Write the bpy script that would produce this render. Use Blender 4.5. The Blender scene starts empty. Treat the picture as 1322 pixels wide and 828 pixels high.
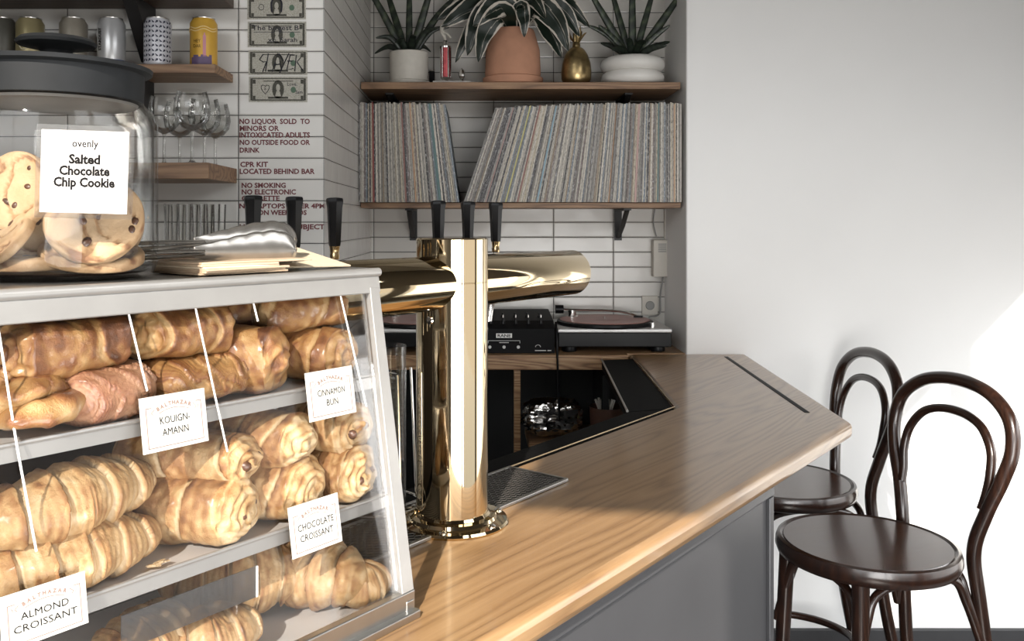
import bpy, bmesh, math, random
from mathutils import Vector, Matrix, noise
PI = math.pi
rnd = random.Random(7)
SC = bpy.context.scene
COL = SC.collection

# ------------------------------------------------------------------ camera, light, exposure
F, U0, V0, H = 1150.0, 620.0, 287.0, 1.48          # focal length in px of the 1322 px frame, principal point, eye height
cam = bpy.data.cameras.new('camera'); camo = bpy.data.objects.new('camera', cam); COL.objects.link(camo)
camo.location = (0, 0, H); camo.rotation_euler = (PI/2, 0, 0)
cam.sensor_width = 36; cam.lens = F/1322*36; cam.clip_start = .02
cam.shift_x = (661-U0)/1322; cam.shift_y = -(414-V0)/1322
SC.camera = camo
SUN = Vector((.31, 1.604, -1)).normalized()        # the way the sunlight travels
sun = bpy.data.lights.new('sun', 'SUN'); suno = bpy.data.objects.new('sun', sun); COL.objects.link(suno)
suno.rotation_euler = SUN.to_track_quat('-Z', 'Y').to_euler(); suno.location = (-1, -5, 6)
sun.energy = 7.2; sun.angle = .009; sun.color = (1, .93, .84)
_d = Vector((-.7858, .6184, 0)); _e = Vector((.6184, .7858, 0))
def fill_light(name, e, w, z, h, power, aim):       # added fill lamp just inside the window wall, brightening walls and alcove
    a = bpy.data.lights.new(name, 'AREA'); o = bpy.data.objects.new(name, a); COL.objects.link(o)
    a.shape = 'RECTANGLE'; a.size = w; a.size_y = h; a.energy = power; a.color = (1, .99, .975)
    o.location = _e*e + _d*-.66 + Vector((0, 0, z)); o.rotation_euler = aim.to_track_quat('-Z', 'Y').to_euler()
fill_light('low_fill_light', .0, 1.2, .95, .95, 36, _d+_e*.75)
fill_light('end_fill_light', 2.75, 1.3, 1.0, 1.0, 6, _d+_e*-.5)
W = bpy.data.worlds.new('world'); SC.world = W; W.use_nodes = True
wt = W.node_tree; wb = wt.nodes['Background']                       # bright overcast-white sky over a darker street
wc = wt.nodes.new('ShaderNodeTexCoord'); wsp = wt.nodes.new('ShaderNodeSeparateXYZ'); wr = wt.nodes.new('ShaderNodeValToRGB')
wt.links.new(wc.outputs['Generated'], wsp.inputs[0]); wt.links.new(wsp.outputs[2], wr.inputs[0]); wt.links.new(wr.outputs[0], wb.inputs[0])
wr.color_ramp.elements[0].position = .08; wr.color_ramp.elements[0].color = (.20, .19, .18, 1)
wr.color_ramp.elements[1].position = .22; wr.color_ramp.elements[1].color = (.96, .98, 1, 1)
wb.inputs[1].default_value = 4.2
SC.view_settings.view_transform = 'Standard'; SC.view_settings.look = 'None'
SC.view_settings.exposure = 0.28; SC.view_settings.gamma = 1; SC.view_settings.use_curve_mapping = False
SC.cycles.transparent_max_bounces = 24; SC.cycles.max_bounces = 10; SC.cycles.caustics_reflective = False

# ------------------------------------------------------------------ frames of reference
K = 1.27; TH = math.atan(K); EX = Vector((math.cos(TH), math.sin(TH), 0)); NX = Vector((-math.sin(TH), math.cos(TH), 0))
CZ = 1.065                                           # counter top height
B0 = Vector((-.0678, .939, CZ))                      # front right foot of the pastry case
N0 = B0.dot(NX); E0 = B0.dot(EX)
def L(e, n, z=0): return B0 + EX*e + NX*n + Vector((0, 0, z))
def at(u, v, d): return Vector(((u-U0)/F*d, d, H-(v-V0)/F*d))
def case_at(u, v, n):                                # point of the case's frame seen at (u, v) on the vertical plane n behind its front
    p = (u-U0)/F; d = (N0+n)/(p*NX.x+NX.y)
    P = at(u, v, d)
    return P.dot(EX)-E0, P.z-CZ

# ------------------------------------------------------------------ materials
MATS = {}
def nt_new(name):
    m = bpy.data.materials.new(name); m.use_nodes = True; t = m.node_tree
    return m, t, t.nodes['Principled BSDF']
def nd(t, typ, **kw):
    n = t.nodes.new(typ)
    for k, v in kw.items():
        if k in n.inputs: n.inputs[k].default_value = v
        else: setattr(n, k, v)
    return n
def c4(c): return (c[0], c[1], c[2], 1)
def ramp(t, fac, stops):
    r = t.nodes.new('ShaderNodeValToRGB'); e = r.color_ramp.elements
    while len(e) < len(stops): e.new(.5)
    for i, (p, c) in enumerate(stops): e[i].position = p; e[i].color = c4(c)
    t.links.new(fac, r.inputs[0]); return r.outputs[0]
def bump(t, b, h, s=.3, d=.002):
    n = nd(t, 'ShaderNodeBump', Strength=s, Distance=d); t.links.new(h, n.inputs['Height']); t.links.new(n.outputs[0], b.inputs['Normal'])
def plain(name, col, rough=.5, metal=0, vary=.06, scale=30, coat=0, bmp=0, spec=.5):
    if name in MATS: return MATS[name]
    m, t, b = nt_new(name)
    tc = nd(t, 'ShaderNodeTexCoord'); no = nd(t, 'ShaderNodeTexNoise', Scale=scale, Detail=4.0)
    t.links.new(tc.outputs['Object'], no.inputs['Vector'])
    lo = [max(0, x*(1-vary)) for x in col]; hi = [min(1, x*(1+vary)) for x in col]
    t.links.new(ramp(t, no.outputs[0], [(.3, lo), (.7, hi)]), b.inputs['Base Color'])
    b.inputs['Roughness'].default_value = rough; b.inputs['Metallic'].default_value = metal
    b.inputs['Coat Weight'].default_value = coat; b.inputs['Specular IOR Level'].default_value = spec
    if bmp: bump(t, b, no.outputs[0], bmp, .002)
    MATS[name] = m; return m
def wood(name, c1, c2, c3, rough, rot=0, sc=1, coat=0, axis=0, bmp=.08, spec=.5):
    m, t, b = nt_new(name)
    tc = nd(t, 'ShaderNodeTexCoord')
    mp = nd(t, 'ShaderNodeMapping'); mp.vector_type = 'TEXTURE'; mp.inputs['Rotation'].default_value = (0, 0, rot)
    t.links.new(tc.outputs['Object'], mp.inputs['Vector'])
    s = [.55, 6.5, 6.5] if axis == 0 else ([6.5, .55, 6.5] if axis == 1 else [6.5, 6.5, .55])
    m2 = nd(t, 'ShaderNodeMapping'); m2.inputs['Scale'].default_value = [x*sc for x in s]
    t.links.new(mp.outputs[0], m2.inputs['Vector'])
    n1 = nd(t, 'ShaderNodeTexNoise', Scale=1.0, Detail=1.5, Roughness=.45)
    t.links.new(m2.outputs[0], n1.inputs['Vector'])
    mu = nd(t, 'ShaderNodeMath', operation='MULTIPLY'); mu.inputs[1].default_value = 38; t.links.new(n1.outputs[0], mu.inputs[0])
    fr = nd(t, 'ShaderNodeMath', operation='PINGPONG'); fr.inputs[1].default_value = 1; t.links.new(mu.outputs[0], fr.inputs[0])
    m3 = nd(t, 'ShaderNodeMapping'); m3.inputs['Scale'].default_value = [x*sc*f for x, f in zip(s, [18 if i != axis else 9 for i in range(3)])]
    t.links.new(mp.outputs[0], m3.inputs['Vector'])
    n2 = nd(t, 'ShaderNodeTexNoise', Scale=1.6, Detail=5.0, Roughness=.7); t.links.new(m3.outputs[0], n2.inputs['Vector'])
    mx = nd(t, 'ShaderNodeMix', data_type='FLOAT'); mx.inputs[0].default_value = .62
    t.links.new(fr.outputs[0], mx.inputs[2]); t.links.new(n2.outputs[0], mx.inputs[3])
    t.links.new(ramp(t, mx.outputs[0], [(.2, c3), (.45, c2), (.75, c1)]), b.inputs['Base Color'])
    b.inputs['Roughness'].default_value = rough; b.inputs['Coat Weight'].default_value = coat; b.inputs['Coat Roughness'].default_value = .12
    bump(t, b, mx.outputs[0], bmp, .001)
    MATS[name] = m; return m
def tile_mat(name, axis, off, face, grout, vgrout):   # stacked 8 x 2 inch tiles laid on a world grid
    m, t, b = nt_new(name)
    g = nd(t, 'ShaderNodeNewGeometry'); sp = nd(t, 'ShaderNodeSeparateXYZ'); t.links.new(g.outputs['Position'], sp.inputs[0])
    def line(out, period, o, w):
        a = nd(t, 'ShaderNodeMath', operation='SUBTRACT'); a.inputs[1].default_value = o; t.links.new(out, a.inputs[0])
        q = nd(t, 'ShaderNodeMath', operation='PINGPONG'); q.inputs[1].default_value = period/2; t.links.new(a.outputs[0], q.inputs[0])
        l = nd(t, 'ShaderNodeMath', operation='LESS_THAN'); l.inputs[1].default_value = w; t.links.new(q.outputs[0], l.inputs[0])
        return l.outputs[0], q.outputs[0]
    hz, qz = line(sp.outputs[2], .0528, H, .0011)
    vz, qv = line(sp.outputs[axis], .2112, off, .0012)
    no = nd(t, 'ShaderNodeTexNoise', Scale=7.0, Detail=2.0); t.links.new(g.outputs['Position'], no.inputs['Vector'])
    base = ramp(t, no.outputs[0], [(.3, [x*.93 for x in face]), (.7, face)])
    m1 = nd(t, 'ShaderNodeMix', data_type='RGBA'); t.links.new(vz, m1.inputs[0]); t.links.new(base, m1.inputs[6]); m1.inputs[7].default_value = c4(vgrout)
    m2 = nd(t, 'ShaderNodeMix', data_type='RGBA'); t.links.new(hz, m2.inputs[0]); t.links.new(m1.outputs[2], m2.inputs[6]); m2.inputs[7].default_value = c4(grout)
    t.links.new(m2.outputs[2], b.inputs['Base Color']); b.inputs['Roughness'].default_value = .22
    mn = nd(t, 'ShaderNodeMath', operation='MINIMUM'); t.links.new(qz, mn.inputs[0]); t.links.new(qv, mn.inputs[1])
    m3 = nd(t, 'ShaderNodeMath', operation='MINIMUM'); t.links.new(mn.outputs[0], m3.inputs[0]); m3.inputs[1].default_value = .004
    n3 = nd(t, 'ShaderNodeTexNoise', Scale=14.0, Detail=1.0); t.links.new(g.outputs['Position'], n3.inputs['Vector'])
    ad = nd(t, 'ShaderNodeMath', operation='MULTIPLY_ADD'); t.links.new(n3.outputs[0], ad.inputs[0]); ad.inputs[1].default_value = .004; t.links.new(m3.outputs[0], ad.inputs[2])
    bump(t, b, ad.outputs[0], .8, .4)
    MATS[name] = m; return m
def clear(name, tint=(1, 1, 1), k=1.0, base=.02, rough=.03):  # thin clear sheet: see-through with a Fresnel reflection
    m, t, b = nt_new(name); t.nodes.remove(b)
    tr = nd(t, 'ShaderNodeBsdfTransparent'); tr.inputs[0].default_value = c4(tint)
    gl = nd(t, 'ShaderNodeBsdfGlossy'); gl.inputs['Roughness'].default_value = rough
    fr = nd(t, 'ShaderNodeFresnel', IOR=1.45)
    mm = nd(t, 'ShaderNodeMath', operation='MULTIPLY_ADD'); mm.inputs[1].default_value = k; mm.inputs[2].default_value = base; mm.use_clamp = True
    t.links.new(fr.outputs[0], mm.inputs[0])
    mx = nd(t, 'ShaderNodeMixShader'); t.links.new(mm.outputs[0], mx.inputs[0]); t.links.new(tr.outputs[0], mx.inputs[1]); t.links.new(gl.outputs[0], mx.inputs[2])
    t.links.new(mx.outputs[0], t.nodes['Material Output'].inputs[0])
    MATS[name] = m; return m
def attr_mat(name, stops, rough=.5, coat=0, spots=None, bmp=.75, nscale=75, amt=.5, streak=None):
    """colour from the 'toast' attribute of the mesh mixed with noise"""
    m, t, b = nt_new(name)
    a = nd(t, 'ShaderNodeAttribute', attribute_name='toast')
    tc = nd(t, 'ShaderNodeTexCoord'); no = nd(t, 'ShaderNodeTexNoise', Scale=nscale*2.2, Detail=8.0, Roughness=.72)
    t.links.new(tc.outputs['Object'], no.inputs['Vector'])
    n2 = nd(t, 'ShaderNodeTexNoise', Scale=nscale*.42, Detail=5.0, Roughness=.7); t.links.new(tc.outputs['Object'], n2.inputs['Vector'])
    s = nd(t, 'ShaderNodeMath', operation='MULTIPLY_ADD'); s.inputs[1].default_value = amt; t.links.new(no.outputs[0], s.inputs[0]); t.links.new(a.outputs['Fac'], s.inputs[2])
    s2 = nd(t, 'ShaderNodeMath', operation='MULTIPLY_ADD'); s2.inputs[1].default_value = amt*.8; t.links.new(n2.outputs[0], s2.inputs[0]); t.links.new(s.outputs[0], s2.inputs[2])
    s3 = nd(t, 'ShaderNodeMath', operation='SUBTRACT'); s3.inputs[1].default_value = amt*.9; t.links.new(s2.outputs[0], s3.inputs[0])
    t.links.new(ramp(t, s3.outputs[0], stops), b.inputs['Base Color'])
    b.inputs['Roughness'].default_value = rough; b.inputs['Coat Weight'].default_value = coat; b.inputs['Coat Roughness'].default_value = .25
    bump(t, b, no.outputs[0], bmp, .003)
    MATS[name] = m; return m

wall_white = plain('wall_paint', (.86, .855, .84), .55, vary=.015, scale=3)
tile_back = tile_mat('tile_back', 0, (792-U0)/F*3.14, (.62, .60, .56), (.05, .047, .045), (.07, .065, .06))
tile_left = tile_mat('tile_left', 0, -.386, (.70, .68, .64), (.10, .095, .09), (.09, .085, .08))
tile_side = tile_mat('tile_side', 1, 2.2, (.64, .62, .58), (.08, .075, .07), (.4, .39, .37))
oak = wood('oak', (.39, .235, .112), (.32, .185, .083), (.19, .10, .041), .28, rot=TH, sc=1.3, coat=.38)
oak_end = wood('oak_end', (.5, .32, .17), (.4, .25, .13), (.28, .16, .075), .3, rot=TH+.05, sc=1.2, coat=.4)
shelf_wood = wood('shelf_wood', (.33, .20, .11), (.23, .13, .07), (.11, .06, .032), .5, sc=1.6)
cabinet_wood = wood('cabinet_wood', (.42, .27, .14), (.28, .15, .07), (.08, .035, .016), .4, sc=2.2)
dark_shelf = wood('dark_shelf_wood', (.085, .05, .03), (.055, .033, .02), (.03, .018, .011), .5, sc=1.6)
bent = wood('bentwood', (.034, .014, .008), (.022, .009, .0055), (.010, .005, .0035), .26, sc=2.0, coat=.3, axis=2, bmp=.02)
seat_w = wood('seat_veneer', (.075, .034, .021), (.048, .021, .013), (.024, .011, .007), .22, sc=1.2, coat=.45, bmp=.02)
brass = plain('brass', (.74, .60, .39), .055, 1, .02, 4)
brass_fer = plain('brass_ferrule', (.75, .56, .32), .2, 1)
gold = plain('gold_leaf', (.42, .31, .15), .33, .95, .25, 60, bmp=.3)
steel = plain('steel', (.50, .49, .47), .32, 1, .1, 12)
steel_pol = plain('polished_steel', (.84, .82, .79), .13, 1, .04, 20)
alu = plain('aluminium', (.38, .37, .355), .38, .55, .06, 20)
panel_st = plain('panel_steel', (.072, .072, .076), .34, .3, .06, 6)
blk = plain('black_plastic', (.004, .004, .0045), .32, spec=.22)
blk_m = plain('black_matte', (.004, .004, .0045), .6, spec=.15)
rubber = plain('black_rubber', (.004, .004, .004), .7, spec=.1, bmp=.5, scale=300)
iron = plain('black_iron', (.012, .011, .011), .5)
lidm = plain('charcoal_lid', (.011, .012, .013), .6, vary=.15, scale=40, spec=.22)
paper = plain('card_paper', (.56, .54, .49), .7, vary=.01)
ink = plain('grey_ink', (.012, .011, .011), .9, spec=.1)
ink_br = plain('brown_ink', (.25, .17, .14), .8)
ink_lt = plain('pale_ink', (.75, .69, .66), .7)
maroon = plain('maroon_vinyl', (.13, .018, .022), .5)
kraft = plain('kraft_paper', (.55, .41, .28), .8, vary=.08, scale=120)
kraft_lt = plain('pale_kraft_paper', (.70, .58, .42), .8, vary=.06, scale=120)
cream = plain('cream_ceramic', (.60, .57, .51), .55, vary=.04, scale=60)
white_cer = plain('white_ceramic', (.72, .70, .66), .45, vary=.02)
terra = plain('terracotta', (.47, .24, .15), .85, vary=.08, scale=25, bmp=.1)
soil = plain('potting_soil', (.02, .014, .01), .95, bmp=1, scale=90)
marble = plain('pale_marble', (.62, .6, .56), .3, vary=.1, scale=30)
ivory = plain('ivory_plastic', (.56, .53, .47), .5, vary=.02)
grey_pl = plain('grey_plastic', (.25, .25, .24), .5)
foil = plain('foil', (.75, .73, .70), .16, 1, .1, 40, bmp=1)
silver_deck = plain('silver_deck', (.68, .67, .66), .35, .3, .03)
pinkrec = plain('pink_vinyl', (.46, .24, .21), .35, vary=.08, scale=14)
card_tub = plain('cardboard_tub', (.10, .045, .028), .7)
green_l = plain('green_label', (.24, .3, .07), .6)
shelf_white = plain('white_shelf_liner', (.62, .60, .58), .4, vary=.02)
floor_m = plain('dark_floor', (.045, .045, .045), .4, vary=.2, scale=6)
base_m = plain('baseboard_paint', (.035, .035, .037), .5)
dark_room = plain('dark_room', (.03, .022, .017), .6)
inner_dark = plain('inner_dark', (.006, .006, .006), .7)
frame_dark = plain('window_frame_paint', (.03, .03, .03), .4)
choc = plain('chocolate', (.075, .035, .02), .4, vary=.4, scale=200)
glass_p = clear('clear_acrylic', k=.45, base=.0)
glass_edge = plain('acrylic_edge', (.80, .79, .76), .2, vary=.02)
glass_j = clear('jar_glass', (.985, .985, .98), .5, .0, .04)
glass_w = clear('wine_glass', (.93, .93, .92), .8, .02, .05)
smoky = clear('cup_plastic', (.80, .79, .77), 1.2, .1, .15)
case_back = plain('smoked_acrylic', (.035, .02, .014), .12, vary=.6, scale=9)
crust = attr_mat('golden_crust', [(.05, (.60, .44, .26)), (.34, (.48, .30, .135)), (.62, (.30, .145, .052)), (.95, (.11, .042, .016))], .45, .18)
crust_gl = attr_mat('glazed_crust', [(.05, (.52, .33, .15)), (.35, (.38, .20, .07)), (.65, (.21, .08, .026)), (.95, (.08, .028, .012))], .3, .55)
crust_pk = attr_mat('caramel_crust', [(.05, (.58, .35, .21)), (.35, (.42, .21, .115)), (.65, (.25, .095, .045)), (.95, (.10, .03, .02))], .32, .5)
cookie_m = attr_mat('cookie_dough', [(.05, (.52, .37, .23)), (.45, (.44, .295, .165)), (.8, (.30, .175, .085)), (1, (.2, .1, .05))], .8, 0, nscale=110, bmp=.5)
leaf_c = attr_mat('striped_leaf', [(.0, (.006, .013, .008)), (.42, (.010, .020, .012)), (.58, (.36, .33, .28)), (1, (.55, .50, .43))], .4, .1, nscale=20, amt=.1, bmp=.1)
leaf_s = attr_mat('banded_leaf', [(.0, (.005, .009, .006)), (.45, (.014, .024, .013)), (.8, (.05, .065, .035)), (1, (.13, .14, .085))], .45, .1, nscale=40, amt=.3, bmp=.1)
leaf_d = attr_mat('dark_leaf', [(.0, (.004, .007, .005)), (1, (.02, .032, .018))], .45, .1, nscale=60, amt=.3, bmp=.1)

# ------------------------------------------------------------------ mesh helpers
class MB:
    def __init__(s): s.bm = bmesh.new(); s.vals = {}; s.mi = 0
    def _f(s, vs):
        try:
            f = s.bm.faces.new(vs); f.material_index = s.mi; return f
        except ValueError: return None
    def box(s, c, d, rz=0, rx=0, ry=0, taper=1):
        M = Matrix.Translation(c) @ Matrix.Rotation(rz, 4, 'Z') @ Matrix.Rotation(ry, 4, 'Y') @ Matrix.Rotation(rx, 4, 'X')
        v = []
        for z in (-1, 1):
            k = taper if z > 0 else 1
            for x, y in ((-1, -1), (1, -1), (1, 1), (-1, 1)): v.append(s.bm.verts.new(M @ Vector((x*d[0]/2*k, y*d[1]/2*k, z*d[2]/2))))
        for q in ((3, 2, 1, 0), (4, 5, 6, 7), (0, 1, 5, 4), (1, 2, 6, 5), (2, 3, 7, 6), (3, 0, 4, 7)): s._f([v[i] for i in q])
        return s
    def prism(s, poly, z0, z1):
        a = [s.bm.verts.new((p[0], p[1], z0)) for p in poly]; b = [s.bm.verts.new((p[0], p[1], z1)) for p in poly]
        s._f(a[::-1]); s._f(b); n = len(poly)
        for i in range(n): s._f([a[i], a[(i+1) % n], b[(i+1) % n], b[i]])
        return s
    def prism_y(s, poly, y0, y1):                      # polygon in x, z
        a = [s.bm.verts.new((p[0], y0, p[1])) for p in poly]; b = [s.bm.verts.new((p[0], y1, p[1])) for p in poly]
        s._f(a); s._f(b[::-1]); n = len(poly)
        for i in range(n): s._f([a[(i+1) % n], a[i], b[i], b[(i+1) % n]])
        return s
    def lathe(s, prof, seg=32, c=(0, 0, 0), M=None, squash=None):
        M = M or Matrix.Identity(4); rings = []
        for r, z in prof:
            if r < 1e-6: rings.append([s.bm.verts.new(M @ Vector((c[0], c[1], c[2]+z)))])
            else: rings.append([s.bm.verts.new(M @ Vector((c[0]+r*math.cos(2*PI*i/seg), c[1]+r*math.sin(2*PI*i/seg), c[2]+z))) for i in range(seg)])
        for a, b in zip(rings, rings[1:]):
            for i in range(seg):
                j = (i+1) % seg
                if len(a) == 1 and len(b) == 1: continue
                if len(a) == 1: s._f([a[0], b[j], b[i]])
                elif len(b) == 1: s._f([a[i], a[j], b[0]])
                else: s._f([a[i], a[j], b[j], b[i]])
        return s
    def cyl(s, p0, p1, r0, r1=None, seg=20):
        p0, p1 = Vector(p0), Vector(p1); d = p1-p0; l = d.length
        M = Matrix.Translation(p0) @ d.to_track_quat('Z', 'Y').to_matrix().to_4x4(); r1 = r0 if r1 is None else r1
        return s.lathe([(0, 0), (r0, 0), (r1, l), (0, l)], seg, M=M)
    def tube(s, pts, r, seg=10, closed=False, flat=(1, 1), up=None, cap=True):
        pts = [Vector(p) for p in pts]; n = len(pts); rings = []
        rr = r if isinstance(r, (list, tuple)) else [r]*n
        prev = None
        for i in range(n):
            t = (pts[(i+1) % n]-pts[i-1]) if closed else (pts[min(i+1, n-1)]-pts[max(i-1, 0)])
            t.normalize()
            if prev is None:
                a = Vector(up) if up else (Vector((0, 0, 1)) if abs(t.z) < .9 else Vector((0, 1, 0)))
                x = t.cross(a).normalized()
            else: x = (prev - t*prev.dot(t)).normalized()
            prev = x; y = t.cross(x).normalized()
            rings.append([s.bm.verts.new(pts[i]+x*rr[i]*flat[0]*math.cos(2*PI*k/seg)+y*rr[i]*flat[1]*math.sin(2*PI*k/seg)) for k in range(seg)])
        for i in range(n if closed else n-1):
            a, b = rings[i], rings[(i+1) % n]
            for k in range(seg): s._f([a[k], a[(k+1) % seg], b[(k+1) % seg], b[k]])
        if cap and not closed: s._f(rings[0][::-1]); s._f(rings[-1])
        return s
    def grid(s, fn, nu, nv, cu=False, cv=False):        # fn(i/nu, j/nv) -> (Vector, toast)
        g = []
        for i in range(nu if cu else nu+1):
            row = []
            for j in range(nv if cv else nv+1):
                p, t = fn(i/nu, j/nv); v = s.bm.verts.new(p); s.vals[v] = t; row.append(v)
            g.append(row)
        for i in range(nu):
            for j in range(nv):
                a, b = g[i], g[(i+1) % len(g)]; j2 = (j+1) % len(a)
                s._f([a[j], b[j], b[j2], a[j2]])
        return s
    def mesh(s, name, smooth=True, angle=40):
        if s.vals:
            s.bm.verts.index_update(); vals = [0.0]*len(s.bm.verts)
            for v, t in s.vals.items(): vals[v.index] = t
        bmesh.ops.recalc_face_normals(s.bm, faces=s.bm.faces)
        me = bpy.data.meshes.new(name); s.bm.to_mesh(me); s.bm.free()
        if s.vals:
            a = me.attributes.new('toast', 'FLOAT', 'POINT'); a.data.foreach_set('value', vals)
        if smooth:
            me.shade_smooth()
            if angle: me.set_sharp_from_angle(angle=math.radians(angle))
        return me
    def build(s, name, mats, parent=None, smooth=True, angle=40, bevel=0, loc=None, rot=None, solid=0):
        me = s.mesh(name, smooth, angle)
        for m in (mats if isinstance(mats, list) else [mats]): me.materials.append(m)
        o = bpy.data.objects.new(name, me); COL.objects.link(o); o.parent = parent
        if loc is not None: o.location = loc
        if rot is not None: o.rotation_euler = rot
        if bevel:
            b = o.modifiers.new('bevel', 'BEVEL'); b.width = bevel; b.segments = 3; b.limit_method = 'ANGLE'; b.angle_limit = math.radians(35)
        if solid:
            b = o.modifiers.new('solid', 'SOLIDIFY'); b.thickness = solid; b.offset = 0
        return o
def spline(pts, n=8, closed=False):
    pts = [Vector(p) for p in pts]; out = []; N = len(pts)
    for i in range(N if closed else N-1):
        g = (lambda k: pts[k % N]) if closed else (lambda k: pts[max(0, min(N-1, k))])
        a, b, c, d = g(i-1), g(i), g(i+1), g(i+2)
        for j in range(n):
            t = j/n
            out.append(.5*((2*b)+(c-a)*t+(2*a-5*b+4*c-d)*t*t+(3*b-a-3*c+d)*t**3))
    if not closed: out.append(pts[-1])
    return out
def thing(name, label, cat, loc=(0, 0, 0), rz=0, group=None, rot=None):
    o = bpy.data.objects.new(name, None); COL.objects.link(o); o.empty_display_size = .02
    o.location = loc; o.rotation_euler = rot if rot else (0, 0, rz); o['label'] = label; o['category'] = cat
    if group: o['group'] = group
    return o
def tag(o, label, cat, group=None):
    o['label'] = label; o['category'] = cat
    if group: o['group'] = group
    return o
def struct(o): o['kind'] = 'structure'; return o
_txt = {}
def text_mesh(s, size=1, bold=0, align='CENTER', sx=1):
    """flat lettering as vertices and faces in the x, y plane"""
    c = bpy.data.curves.new('lettering', 'FONT'); c.body = s; c.size = size; c.align_x = align; c.offset = bold; c.resolution_u = 2
    o = bpy.data.objects.new('lettering', c); COL.objects.link(o)
    me = bpy.data.meshes.new_from_object(o.evaluated_get(bpy.context.evaluated_depsgraph_get()))
    v = [Vector((p.co.x*sx, p.co.y, 0)) for p in me.vertices]; f = [tuple(p.vertices) for p in me.polygons]
    bpy.data.objects.remove(o); bpy.data.curves.remove(c); bpy.data.meshes.remove(me)
    return v, f
def put_text(mb, s, x, y, size, bold=0, align='CENTER', sx=1, rot=0, yo=0, M=None, wfit=None):
    """adds lettering facing local -Y: (x, z) plane at y = yo"""
    v, f = text_mesh(s, size, bold, align, sx)
    if wfit and v:
        w = max(p.x for p in v)-min(p.x for p in v)
        for p in v: p.x *= wfit/w
    ca, sa = math.cos(rot), math.sin(rot); vs = []
    for p in v:
        q = Vector((x+p.x*ca-p.y*sa, yo, y+p.x*sa+p.y*ca))
        vs.append(mb.bm.verts.new(M @ q if M else q))
    for q in f: mb._f([vs[i] for i in q])

# ------------------------------------------------------------------ the room
DB, DL, DR = 3.14, 2.2, 2.81          # depths of the alcove's back, of the sign wall, of the white wall
XA, XR = -.386, .650                  # the alcove's sides
CEIL = 4.3
struct(MB().box((0, 0, -.05), (14, 14, .1)).build('floor', floor_m, smooth=False))
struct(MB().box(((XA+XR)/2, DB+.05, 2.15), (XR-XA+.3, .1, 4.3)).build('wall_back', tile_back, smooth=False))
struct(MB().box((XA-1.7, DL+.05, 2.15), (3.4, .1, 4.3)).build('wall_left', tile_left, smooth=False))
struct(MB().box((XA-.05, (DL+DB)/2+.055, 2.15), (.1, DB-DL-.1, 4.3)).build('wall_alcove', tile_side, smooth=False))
struct(MB().box((XA+.0004, DL+.05, 2.15), (.001, .102, 4.3)).build('trim_1', tile_side, smooth=False))
struct(MB().box((XR+1.8, DR+.2, 2.15), (3.6, .4, 4.3)).build('wall_right', wall_white, smooth=False, bevel=.006))
struct(MB().box((XR+1.8, DR-.008, .1), (3.6, .016, .2)).build('baseboard_right', base_m, smooth=False, bevel=.003))
struct(MB().box((-2.6, .3, 2.15), (.1, 4.0, 4.3)).build('wall_side', dark_room, smooth=False))
# the window wall stands parallel to the bar, behind the photographer; its openings shape the sunlight
WN = -.7
def WP(e, z, n=WN): return EX*e + NX*n + Vector((0, 0, z))
def sun_back(p):                      # where the ray that lights p crosses the window wall
    t = (p.dot(NX)-WN)/(-SUN.dot(NX)); q = p + SUN*t; return q.dot(EX), q.z
wz = MB()
def wall_quad(e0, e1, z0, z1, z0b=None, z1b=None):
    z0b = z0 if z0b is None else z0b; z1b = z1 if z1b is None else z1b; v = []
    for n in (WN, WN-.015):
        for e, z in ((e0, z0), (e1, z0b), (e1, z1b), (e0, z1)): v.append(wz.bm.verts.new(WP(e, z, n)))
    for q in ((0, 1, 2, 3), (7, 6, 5, 4), (0, 4, 5, 1), (1, 5, 6, 2), (2, 6, 7, 3), (3, 7, 4, 0)): wz._f([v[i] for i in q])
WT = 4.45
ce = [WP(-4.6, 0, WN+.002), WP(4.05, 0, WN+.002)]
struct(MB().prism([(ce[0].x, ce[0].y), (ce[1].x, ce[1].y), (XR+3.6, 3.3), (-3.8, 3.3), (-3.8, ce[0].y)], CEIL, CEIL+.1).build('ceiling', plain('ceiling_paint', (.35, .33, .31), .8), smooth=False))
wall_quad(-4.6, 4.05, 0, .45); wall_quad(-4.4, -1.1, .45, 1.9)
wall_quad(-1.10, .23, 1.45, WT); wall_quad(.23, .63, 1.45, 2.10); wall_quad(.23, 1.7, 2.72, WT)
wall_quad(.63, .79, 1.45, 2.72); wall_quad(.79, 1.7, 1.45, 2.10); wall_quad(1.7, 1.9, .45, WT); wall_quad(3.6, 4.05, .45, WT)
wall_quad(-1.10, -1.0, .45, 1.45); wall_quad(.4, .5, .45, 1.45)
wall_quad(1.9, 3.6, 1.55, WT)
wall_quad(-1.79, -1.10, 3.02, WT, 2.66); wall_quad(-2.3, -1.79, 3.62, WT, 3.25); wall_quad(-4.4, -2.3, 4.0, WT, 3.62)
wall_quad(-4.6, -4.4, .5, WT)
struct(wz.build('wall_front', plain('umber_wall', (.13, .115, .10), .6), smooth=False))
wf = MB()
wf.cyl(WP(-4.37, .5, WN-.06), WP(-4.37, 3.9, WN-.06), .03, seg=8); wf.cyl(WP(-4.37, .48, WN-.06), WP(-1.15, .48, WN-.06), .03, seg=8)
struct(wf.build('window_1', frame_dark))

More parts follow.
